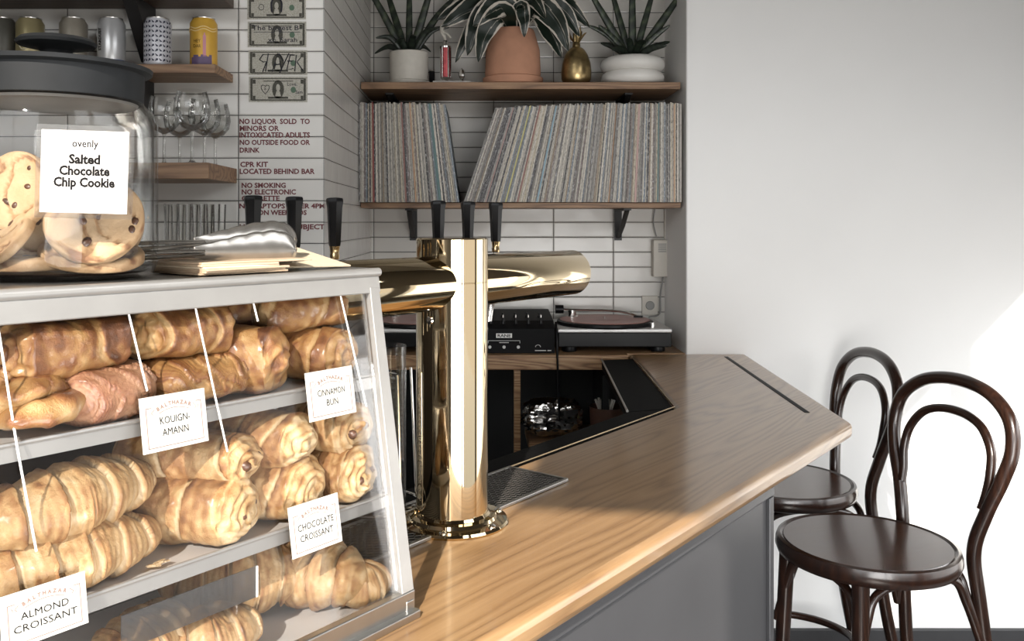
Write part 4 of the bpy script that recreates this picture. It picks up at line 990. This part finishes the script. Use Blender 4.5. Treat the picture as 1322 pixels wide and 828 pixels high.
def turntable(u0, u1, label, flip=False):
    d0 = 2.825; x0, x1 = PX(u0, d0), PX(u1, d0); w = x1-x0; dep = .30; z = CZ+.001
    t = thing('turntable', label, 'turntable', ((x0+x1)/2, d0+dep/2, z), group='record players on the back counter')
    MB().box((0, 0, .040), (w-.004, dep-.004, .046)).build('plinth', blk, t, smooth=False, bevel=.003)
    MB().box((0, 0, .069), (w, dep, .012)).build('deck', silver_deck, t, smooth=False, bevel=.004)
    for sx in (-1, 1):
        for sy in (-1, 1): MB().lathe([(0, 0), (.022, 0), (.024, .008), (.022, .017), (0, .017)], 20, c=(sx*(w/2-.04), sy*(dep/2-.035), 0)).build('foot', blk, t)
    cx = -.012
    MB().lathe([(0, .075), (.158, .075), (.160, .079), (.158, .086), (.154, .088), (0, .088)], 72, c=(cx, -.0, 0)).build('platter', blk, t, angle=30)
    MB().lathe([(0, .0885), (.148, .0885), (.1495, .090), (.148, .0912), (.052, .0912), (.051, .0918), (0, .0918)], 72, c=(cx, 0, 0)).build('vinyl_record', pinkrec, t, angle=30)
    MB().lathe([(0, .09), (.003, .09), (.003, .098), (0, .1)], 10, c=(cx, 0, 0)).build('spindle', steel_pol, t)
    ax, ay = w/2-.035, dep/2-.045
    m = MB(); m.lathe([(0, .075), (.022, .075), (.022, .092), (.014, .094), (.014, .112), (0, .112)], 20, c=(cx-.10, ay-.02, 0)); m.build('arm_base', steel_pol, t)
    m = MB(); m.tube(spline([(cx-.135, ay-.02, .115), (cx-.06, ay-.022, .113), (cx+.03, ay-.03, .112), (cx+.085, ay-.05, .106), (cx+.11, ay-.07, .098)], 6), .0042, 8); m.build('tonearm', steel_pol, t)
    MB().cyl((cx-.158, ay-.02, .115), (cx-.130, ay-.02, .115), .015, seg=20).build('counterweight', blk, t)
    MB().box((cx+.118, ay-.075, .096), (.03, .014, .006), rz=-.3).build('headshell', blk, t, smooth=False)
    MB().lathe([(0, .075), (.008, .075), (.008, .092), (0, .092)], 14, c=(w/2-.058, -dep/2+.03, 0)).build('target_light', steel_pol, t)
turntable(720, 868, 'record player at the right end of the alcove with a pink record')
turntable(472, 618, 'record player half hidden behind the brass column with a pink record')
mx0, mx1 = PX(622, 2.82), PX(716, 2.82)
t = thing('dj_mixer', 'black mixer with knobs and white logo between the two record players', 'mixer', ((mx0+mx1)/2, 2.81, CZ+.001)); mw = mx1-mx0
m = MB(); v = []
for x in (-mw/2, mw/2):
    for y, z in ((0, 0), (.26, 0), (.26, .115), (.05, .098), (0, .078)): v.append(m.bm.verts.new((x, y, z)))
m._f(v[:5]); m._f(v[5:][::-1])
for i in range(5): m._f([v[i], v[(i+1) % 5], v[5+(i+1) % 5], v[5+i]])
m.build('body', blk_m, t, smooth=False, bevel=.002)
for k in range(5):
    for r_ in range(2):
        MB().lathe([(0, 0), (.0065, 0), (.0058, .012), (.0035, .013), (.003, .02), (0, .02)], 12, c=(-mw/2+.028+k*.04, .03+r_*.075, .090+r_*.0075)).build('knob', blk, t)
m = MB()
for k in range(5): m.lathe([(0, .0), (.0022, 0), (.002, .008), (0, .009)], 8, c=(-mw/2+.028+k*.04, .03, .110))
m.build('knob_tips', steel_pol, t)
m = MB(); m.box((-.045, -.0006, .056), (.05, .001, .014)); m.build('logo_plate', plain('logo_white', (.75, .74, .72), .5), t, smooth=False)
m = MB(); put_text(m, 'RANE', -.045, .0515, .013, .0003, yo=-.0014, wfit=.042); m.build('logo_lettering', blk_m, t, smooth=False)
m = MB()
for x in (-.09, -.045, 0): m.lathe([(0, 0), (.005, 0), (.005, .003), (0, .003)], 12, M=Matrix.Translation((x, 0, .02)) @ Matrix.Rotation(PI/2, 4, 'X'))
m.box((-.045, -.0006, .040), (.10, .001, .0012)); m.box((-.095, -.0006, .036), (.0012, .001, .008)); m.box((.005, -.0006, .036), (.0012, .001, .008)); m.box((-.045, -.0006, .034), (.03, .001, .002))
m.box((.07, -.0006, .009), (.035, .001, .0025)); m.box((.098, -.0006, .009), (.012, .001, .0025)); m.tube([(.062+.008*math.cos(a), -.001, .02+.007*math.sin(a)) for a in [i*PI/8 for i in range(9)]], .0009, 4)
m.build('front_marks', plain('mark_white', (.6, .6, .58), .4), t, smooth=False)
cb = MB(); cb.tube(spline([(PX(719, 2.76), 2.80, CZ+.10), (PX(719, 2.76), 2.765, CZ+.06), (PX(720, 2.76), 2.756, CZ-.05), (PX(722, 2.76), 2.756, CZ-.20)], 8), .0035, 8)
tag(cb.build('cable', blk, None), 'black cable hanging over the front edge of the back counter', 'cable')

# ------------------------------------------------------------------ box, conduit and outlet at the alcove's right
t = thing('alarm_box', 'ivory wall box with a slotted speaker grille beside the alcove corner', 'wall box', (PX(857, 3.09), DB-.001, at(0, 334, 3.08).z))
bw = 26/F*3.08; bh = 48/F*3.08
MB().box((0, -.022, 0), (bw, .042, bh)).build('housing', ivory, t, smooth=False, bevel=.004)
m = MB(); [m.box((-.004, -.0435, .03+k*.0065), (.028, .001, .0035)) for k in range(-1, 4)]; m.build('grille', grey_pl, t, smooth=False)
MB().box((bw/2+.002, -.012, -.002), (.02, .022, bh*.8)).build('bracket', ivory, t, smooth=False, bevel=.002)
ct = MB(); ct.box((PX(862, 3.12), DB-.009, at(0, 287, 3.1).z), (.020, .014, .12)); ct.build('conduit', ivory, smooth=False, bevel=.001); tag(bpy.data.objects['conduit'], 'short ivory cable channel above the wall box', 'conduit')
w_ = MB(); w_.tube(spline([(PX(847, 3.1), 3.12, 1.525), (PX(845, 3.1), 3.12, 1.48), (PX(849, 3.1), 3.12, 1.43)], 6), .0022, 6); w_.tube(spline([(PX(858, 3.1), 3.125, 1.29), (PX(854, 3.1), 3.12, 1.22), (PX(853, 3.1), 3.12, 1.16), (PX(838, 3.1), 3.10, 1.15)], 6), .003, 6)
tag(w_.build('wire', grey_pl), 'thin grey wire running down from the wall box to the outlet', 'cable')
t = thing('wall_outlet', 'square cream wall outlet just above the right record player', 'outlet', (PX(840, 3.12), DB-.001, at(0, 395, 3.12).z))
MB().box((0, -.004, 0), (.056, .007, .068)).build('plate', ivory, t, smooth=False, bevel=.002)
MB().lathe([(.014, 0), (.016, .002), (.014, .004), (0, .003)], 20, M=Matrix.Translation((0, -.007, 0)) @ Matrix.Rotation(PI/2, 4, 'X')).build('socket', grey_pl, t)

# ------------------------------------------------------------------ sign wall: shelves, cans, glasses, bills, lettering
def LX(u, d=DL): return (u-U0)/F*d
xr1 = LX(302)
def lshelf(label, d0, z0, z1, mat, xr, bracket=None):
    t = thing('wall_shelf', label, 'shelf', (0, DL, z0))
    MB().box(((xr-1.6)/2, (d0-DL)/2-.0005, (z1-z0)/2), (xr+1.6, DL-d0, z1-z0)).build('board', mat, t, smooth=False, bevel=.0015)
    if bracket is not None:
        b = MB(); x = bracket; dp = DL-d0
        b.prism([], 0, 0) if False else None
        v = []
        for xx in (x-.016, x+.016):
            for y, z in ((0, 0), (-dp*.85, 0), (-.012, -.135), (0, -.135)): v.append(b.bm.verts.new((xx, y-.001, z)))
        b._f(v[:4]); b._f(v[4:][::-1])
        for i in range(4): b._f([v[i], v[(i+1) % 4], v[4+(i+1) % 4], v[4+i]])
        b.build('bracket', iron, t, smooth=False, bevel=.001)
lshelf('dark wood wall shelf at the top edge, above the drink cans', 2.04, 2.008, 2.032, dark_shelf, xr1, LX(193))
lshelf('dark wood wall shelf carrying the drink cans', 2.052, 1.824, 1.8445, shelf_wood, LX(301), LX(191))
lshelf('oak wall shelf carrying the stemmed wine glasses', 1.97, 1.576, 1.612, shelf_wood, LX(306))
lshelf('low wall shelf behind the cookie jar carrying the tumblers', 1.98, 1.392, 1.412, shelf_wood, LX(292))
def can(u, body, label, deco=None, h=.117, r=.0315):
    d = 2.115; t = thing('drink_can', label, 'can', (LX(u, d), d, 1.845), group='drink cans on the wall shelf')
    MB().lathe([(0, .002), (r-.008, .002), (r-.006, 0), (r-.002, .005), (r, .010), (r, h-.012), (r-.006, h-.002), (r-.006, h), (r-.008, h), (r-.009, h-.003), (0, h-.003)], 40).build('can_body', body, t, angle=40)
    MB().lathe([(r-.0062, h-.0022), (r-.0055, h+.001), (r-.0072, h+.001), (r-.0085, h-.002)], 40).build('rim', steel, t)
    if deco: deco(t, r, h)
    return t
def on_can(m, r, a0, z0, w, h): # small patch on the can front, a0 angle from the front
    m.grid(lambda i, j: (Vector(((r+.0004)*math.sin(a0+(i-.5)*w/r), -(r+.0004)*math.cos(a0+(i-.5)*w/r), z0+(j-.5)*h)), 0), 4, 1)
def can_pattern(t, r, h):
    m = MB()
    for a in range(-5, 6):
        for k in range(9):
            a0 = a*.27; z0 = .016+k*.0112; s_ = 1 if (a+k) % 2 else -1
            v = [m.bm.verts.new(((r+.0004)*math.sin(a0+x/r), -(r+.0004)*math.cos(a0+x/r), z0+z)) for x, z in ((-.0035, -.004*s_), (.0035, -.001), (.003, .003*s_), (-.001, .0045*s_*.6))]
            m._f(v)
    m.build('leaf_pattern', plain('navy_print', (.03, .032, .06), .5), t, smooth=False)
def can_yellow(t, r, h):
    m = MB()
    for z0 in (.092, .086): m.tube([((r+.0003)*math.sin(a), -(r+.0003)*math.cos(a), z0+.0025*math.sin(a*5)) for a in [(-1.4+i*.1) for i in range(29)]], .0012, 4)
    m.build('wavy_stripes', plain('pale_yellow_print', (.8, .62, .3), .5), t)
    m = MB(); on_can(m, r, .35, .048, .007, .05); on_can(m, r, .35, .072, .003, .014); m.build('pink_figure', plain('pink_print', (.55, .24, .3), .5), t)
    m = MB()
    for k in range(8): on_can(m, r, -.6+k*.2, .014, .007, .008+.012*abs(math.sin(k*1.1))+.008)
    m.build('purple_hill', plain('purple_print', (.12, .08, .16), .5), t)
    m = MB(); put_text(m, 'HEY', -.006, .056, .011, yo=-(r+.0002), sx=.8); put_text(m, 'DAR', -.006, .044, .011, yo=-(r+.0002), sx=.8); m.build('lettering', ink, t, smooth=False)
def can_silver(t, r, h):
    m = MB()
    put_text(m, 'STARDUST', 0, 0, .011, .0004, M=Matrix.Translation((-.012, -(r-.0012)-.001, .064)) @ Matrix.Rotation(-.40, 4, 'Z') @ Matrix.Rotation(-PI/2, 4, 'Y')); m.build('lettering', ink, t, smooth=False)
    m = MB(); m.lathe([(r+.0002, .010), (r+.0003, .016), (r+.0002, .018)], 40); m.build('blue_band', plain('blue_print', (.03, .05, .2), .4), t)
def can_gold(t, r, h):
    m = MB(); m.tube([(.009*math.cos(a), -(r+.0004), .05+.010*math.sin(a)) for a in [i*PI/8 for i in range(16)]], .0014, 4, closed=True); m.build('round_logo', plain('cream_print', (.6, .55, .4), .5), t)
def can_pink(t, r, h):
    m = MB(); on_can(m, r, 0, .05, .02, .02); m.build('pink_patch', plain('blush_print', (.5, .26, .2), .5), t)
can(3, plain('can_dark', (.10, .095, .08), .4, .4), 'dark can cut by the left edge of the photo, farthest left on the shelf')
can(39, plain('can_gold', (.40, .34, .18), .3, .5), 'gold can with a round logo, behind the jar lid knob', can_gold)
can(95, plain('can_grey', (.30, .27, .22), .4, .3), 'grey beige can with a pink patch, right behind the jar lid knob', can_pink)
can(144, plain('can_silver', (.62, .62, .62), .3, .5), 'silver can with upright black lettering and a blue foot', can_silver)
can(203.5, plain('can_white', (.62, .62, .66), .4, .2), 'white can covered in small dark leaf shapes', can_pattern)
can(263, plain('can_yellow', (.62, .36, .05), .4, .2), 'yellow can with wavy stripes at the right end of the can shelf', can_yellow)
def wine(u, d, h, br, label):
    t = thing('wine_glass', label, 'wine glass', (LX(u, d), d, 1.6125), group='stemmed glasses on the wall shelf')
    MB().lathe([(0, .0), (.030, .0), (.030, .001), (.008, .004), (.0038, .010), (.0033, h*.42), (.006, h*.455)], 32).build('stem', glass_w, t, angle=0)
    MB().lathe([(.004, h*.45), (br*.55, h*.50), (br*.9, h*.60), (br, h*.72), (br*.93, h*.86), (br*.78, h)], 40).build('bowl', glass_w, t, angle=0)
for q in ((212, 2.08, .163, .038, 'stemmed wine glass partly behind the right side of the cookie jar'), (232, 2.14, .158, .037, 'stemmed wine glass at the back, second from the cookie jar'),
          (248, 2.02, .166, .041, 'biggest and frontmost stemmed wine glass on the shelf'), (264, 2.10, .160, .038, 'stemmed wine glass just behind the frontmost one'), (278, 2.15, .155, .036, 'stemmed wine glass at the right end of the shelf')): wine(*q)
for i, u in enumerate((221, 238, 256, 275, 210, 229, 247, 266, 283)):
    d = 2.05 if i < 4 else 2.13
    lb = 'tumbler in the front row of the low shelf' if i < 4 else 'tumbler in the back row of the low shelf'
    t = thing('tumbler', ['clear tumbler nearest the cookie jar in the front row', 'clear tumbler second from the jar in the front row', 'clear tumbler third from the jar in the front row', 'clear tumbler at the right end of the front row',
        'clear tumbler nearest the cookie jar in the back row', 'clear tumbler second from the jar in the back row', 'clear tumbler in the middle of the back row', 'clear tumbler second from the right in the back row', 'clear tumbler at the right end of the back row'][i], 'glass', (LX(u, d), d, 1.4125), group='tumblers on the low shelf')
    MB().lathe([(0, 0), (.0135, 0), (.0165, .11)], 12).build('glass_wall', glass_w, t, angle=20)
# banknotes
bill_m, tt_, bb_ = nt_new('banknote')
tcb = nd(tt_, 'ShaderNodeTexCoord'); nb = nd(tt_, 'ShaderNodeTexNoise', Scale=900.0, Detail=4.0); tt_.links.new(tcb.outputs['Object'], nb.inputs['Vector'])
tt_.links.new(ramp(tt_, nb.outputs[0], [(.38, (.26, .25, .20)), (.55, (.50, .48, .42))]), bb_.inputs['Base Color']); bb_.inputs['Roughness'].default_value = .8
bill_ink = plain('bill_ink', (.07, .068, .055), .8, vary=.5, scale=700); bill_green = plain('bill_green', (.10, .16, .11), .8); pen = plain('marker_ink', (.02, .02, .03), .6)
def bill(v0, v1, u0, u1, label, deco):
    x0, x1, z0, z1 = LX(u0), LX(u1), at(0, v1, DL).z, at(0, v0, DL).z; w, h = x1-x0, z1-z0
    t = thing('banknote', label, 'banknote', ((x0+x1)/2, DL-.0012, (z0+z1)/2), group='banknotes taped to the tiles')
    MB().box((0, 0, 0), (w, .0008, h)).build('paper', bill_m, t, smooth=False)
    m = MB(); y = -.0006
    for sx in (-1, 1):
        m.box((sx*w*.455, y, 0), (w*.035, .0004, h*.86)); m.box((sx*w*.41, y, h*.30), (w*.05, .0004, h*.16)); m.box((sx*w*.41, y, -h*.32), (w*.045, .0004, h*.14))
    m.box((0, y, h*.42), (w*.9, .0004, h*.035)); m.box((0, y, -h*.42), (w*.9, .0004, h*.05)); m.box((0, y, -h*.33), (w*.34, .0004, h*.08)); m.box((0, y, h*.32), (w*.5, .0004, h*.03))
    m.build('engraving', bill_ink, t, smooth=False)
    m = MB(); m.lathe([(0, 0), (1, 0), (1, .0004), (0, .0004)], 24, M=Matrix.Translation((0, -.0004, 0)) @ Matrix.Rotation(PI/2, 4, 'X') @ Matrix.Diagonal((w*.10, h*.36, 1, 1))); m.build('portrait_oval', bill_ink, t, smooth=False)
    m = MB(); m.lathe([(0, 0), (1, 0), (1, .0004), (0, .0004)], 16, M=Matrix.Translation((0, -.0009, h*.06)) @ Matrix.Rotation(PI/2, 4, 'X') @ Matrix.Diagonal((w*.035, h*.15, 1, 1)))
    m.prism_y([(-w*.05, -h*.28), (w*.05, -h*.28), (w*.03, -h*.08), (-w*.03, -h*.08)], -.0013, -.0009); m.build('portrait', bill_m, t, smooth=False)
    m = MB(); m.lathe([(0, 0), (1, 0), (1, .0004), (0, .0004)], 16, M=Matrix.Translation((w*.26, -.0004, -h*.02)) @ Matrix.Rotation(PI/2, 4, 'X') @ Matrix.Diagonal((w*.045, h*.12, 1, 1))); m.build('seal', bill_green, t, smooth=False)
    deco(t, w, h)
def d_ring(t, w, h):
    m = MB(); m.tube([(-w*.26+w*.045*math.cos(a), -.001, -h*.0+h*.12*math.sin(a)) for a in [i*PI/8 for i in range(16)]], .0006, 4, closed=True)
    m.tube(spline([(-w*.08, -.0014, -h*.2), (-w*.085, -.0014, h*.2), (-.0, -.0014, h*.42), (w*.085, -.0014, h*.2), (w*.08, -.0014, -h*.2)], 6), .0022, 4); m.build('pen_drawing', pen, t)
def d_big(t, w, h):
    m = MB(); put_text(m, 'The biggest B-', 0, h*.16, h*.27, .0002, yo=-.0013, wfit=w*.84); put_text(m, 'xo, Sarah', w*.10, -h*.30, h*.25, .0002, yo=-.0013, wfit=w*.5); m.box((0, -.001, h*.08), (w*.8, .0003, h*.02)); m.build('handwriting', pen, t, smooth=False)
def d_slayer(t, w, h):
    m = MB(); st = [[(-.26, .34), (-.33, .12), (-.26, .02), (-.20, .05), (-.27, -.38)], [(-.17, .36), (-.22, -.36), (-.10, -.30)], [(-.10, -.38), (.0, .38), (.07, -.34)], [(-.06, -.10), (.05, -.06)], [(.02, .36), (.10, .05)], [(.20, .38), (.03, -.42)],
        [(.22, .30), (.16, -.30), (.28, -.24)], [(.17, .06), (.26, .06)], [(.22, .30), (.30, .30)], [(.30, -.36), (.33, .30), (.42, .24), (.34, .02), (.46, -.36)]]
    for s_ in st: m.tube([(x*w*.95, -.0014, z*h) for x, z in s_], .0013, 4)
    m.build('handwriting', pen, t)
def d_heart(t, w, h):
    m = MB(); m.tube([(-w*.22+w*.07*(math.sin(a)**3), -.001, h*.02+h*.17*(math.cos(a)-.35*math.cos(2*a)-.15*math.cos(3*a))) for a in [i*PI/12 for i in range(24)]], .0007, 4, closed=True)
    put_text(m, 'a', -w*.22, -h*.03, h*.2, yo=-.0013); put_text(m, 'Love,', w*.24, h*.14, h*.20, .0001, yo=-.0013, wfit=w*.17); put_text(m, 'Sam', w*.36, -h*.17, h*.18, .0001, yo=-.0013, wfit=w*.12); m.build('handwriting', pen, t, smooth=False)
bill(-6, 25, 319.5, 395, 'top banknote with a dark hooded portrait drawn on it', d_ring); bill(28, 61, 320, 395.5, 'banknote with the words The biggest B written on it', d_big)
bill(65, 97, 321, 397, 'banknote with SLAYER scrawled across it', d_slayer); bill(99, 132, 321.5, 397, 'lowest banknote with a heart drawn at its left', d_heart)
def sign(lines, label):
    t = thing('vinyl_lettering', label, 'sign', (0, DL-.0008, 0), group='maroon house rules stuck on the tiles')
    for s_, u0, u1, vb, hpx in lines:
        m = MB(); z = at(0, vb, DL).z; x0 = LX(u0); w = LX(u1)-x0
        put_text(m, s_, x0+w/2, z, hpx/F*DL*1.42, .0006, wfit=w); m.build('lettering', maroon, t, smooth=False)
sign([('NO LIQUOR  SOLD  TO', 309, 400, 160, 6.5), ('MINORS OR', 309, 360, 169, 6.5), ('INTOXICATED ADULTS', 309, 400, 177.5, 6.5)], 'maroon lettering about liquor and minors on the topmost lettered tile')
sign([('NO OUTSIDE FOOD OR', 309, 400, 187, 6.3), ('DRINK', 309, 335, 197, 6.3)], 'maroon lettering NO OUTSIDE FOOD OR DRINK on the tile')
sign([('CPR KIT', 310, 346, 215.5, 6.5), ('LOCATED BEHIND BAR', 309, 406, 224.5, 6.5)], 'maroon lettering CPR KIT LOCATED BEHIND BAR on the tile')
sign([('NO SMOKING', 312, 369, 242.5, 6.3), ('NO ELECTRONIC', 312, 382, 251, 6.3), ('CIGARETTE', 312, 361, 259, 6)], 'maroon lettering NO SMOKING NO ELECTRONIC CIGARETTE on the tile')
sign([('NO LAPTOPS AFTER 4PM', 309, 419.5, 269, 6.0), ('OR ON WEEKENDS', 318, 396, 277.5, 6.0)], 'maroon lettering about laptops, partly behind the black tap handles')
sign([('UNPAID TABS SUBJECT', 309, 419, 296, 6.3)], 'lowest maroon lettering ending in SUBJECT, above the tongs')

# ------------------------------------------------------------------ bentwood bar stools
def stool(C, phi, zs, label, look):
    t = thing('bar_stool', label, 'bar stool', (C[0], C[1], 0), phi, 'dark bentwood bar stools at the end of the bar')
    R = .198
    # local x points to the backrest, y to its far side
    MB().lathe([(0, zs-.004), (R-.017, zs-.004), (R-.014, zs-.001), (R-.010, zs+.0015), (R-.003, zs-.001), (R, zs-.010), (R+.001, zs-.022), (R-.004, zs-.036), (R-.012, zs-.040), (R-.02, zs-.036), (R-.02, zs-.016), (0, zs-.014)], 96).build('seat_rim', bent, t, angle=50)
    MB().lathe([(0, zs-.0008), (R-.018, zs-.0008), (R-.0165, zs-.003), (0, zs-.0035)], 96).build('seat_panel', seat_w, t, angle=50)
    r = .0155
    for a in (135, 225):
        a = R2(a); x, y = .172*math.cos(a), .172*math.sin(a)
        MB().tube([(x, y, zs-.036), (x*1.08, y*1.08, zs*.6), (x*1.28, y*1.28, .0)], [.0185, .0165, .0125], 16).build('front_leg', bent, t)
    bx = .205
    def B(w, z, l): return (bx+l, w, z)
    zr = zs
    loop = [B(.145, 0, .13), B(.128, zr*.5, .04), B(.112, zr-.12, .008), B(.106, zr-.01, .0), B(.128, zr+.08, .012), B(.158, zr+.16, .024), B(.172, zr+.23, .038), B(.154, zr+.295, .048), B(.092, zr+.341, .056), B(0, zr+.356, .060)]
    loop = loop + [(p[0], -p[1], p[2]) for p in loop[-2::-1]]
    MB().tube(spline(loop, 8), r, 16, up=(1, 0, 0)).build('back_frame', bent, t)
    inn = [B(.118, zr+.085, .008), B(.122, zr+.12, .018), B(.127, zr+.165, .024), B(.120, zr+.215, .034), B(.09, zr+.258, .042), B(.05, zr+.278, .046), B(0, zr+.284, .047)]
    inn = inn+[(p[0], -p[1], p[2]) for p in inn[-2::-1]]
    MB().tube(spline(inn, 8), .0105, 14, up=(1, 0, 0)).build('back_hoop', bent, t)
    # bentwood arches under the seat
    legs = [(-.125, .125), (-.125, -.125), (.185, -.112), (.185, .112)]
    for i in range(4):
        a, b = legs[i], legs[(i+1) % 4]
        A_, B_ = Vector((a[0], a[1], 0)), Vector((b[0], b[1], 0)); cc = (A_+B_)/2
        pts = [A_*1.12+Vector((0, 0, zs-.22)), A_*1.03+(B_-A_)*.06+Vector((0, 0, zs-.12)), A_+(B_-A_)*.16+Vector((0, 0, zs-.065)), cc*.97+Vector((0, 0, zs-.052)), B_+(A_-B_)*.16+Vector((0, 0, zs-.065)), B_*1.03+(A_-B_)*.06+Vector((0, 0, zs-.12)), B_*1.12+Vector((0, 0, zs-.22))]
        MB().tube(spline(pts, 7), .0095, 12).build('arched_brace', bent, t)
    ring = [(.01+.195*math.cos(a), .175*math.sin(a), zs-.46) for a in [i*PI/24 for i in range(48)]]
    MB().tube(ring, .0105, 12, closed=True, up=(0, 0, 1)).build('footring', bent, t)
    return t
stool((.888, 2.05), R2(18), .748, 'dark bentwood bar stool in front, its whole round seat in view', 0)
stool((.862, 2.54), R2(4), .748, 'dark bentwood bar stool by the wall, seat half hidden by the oak counter', 0)
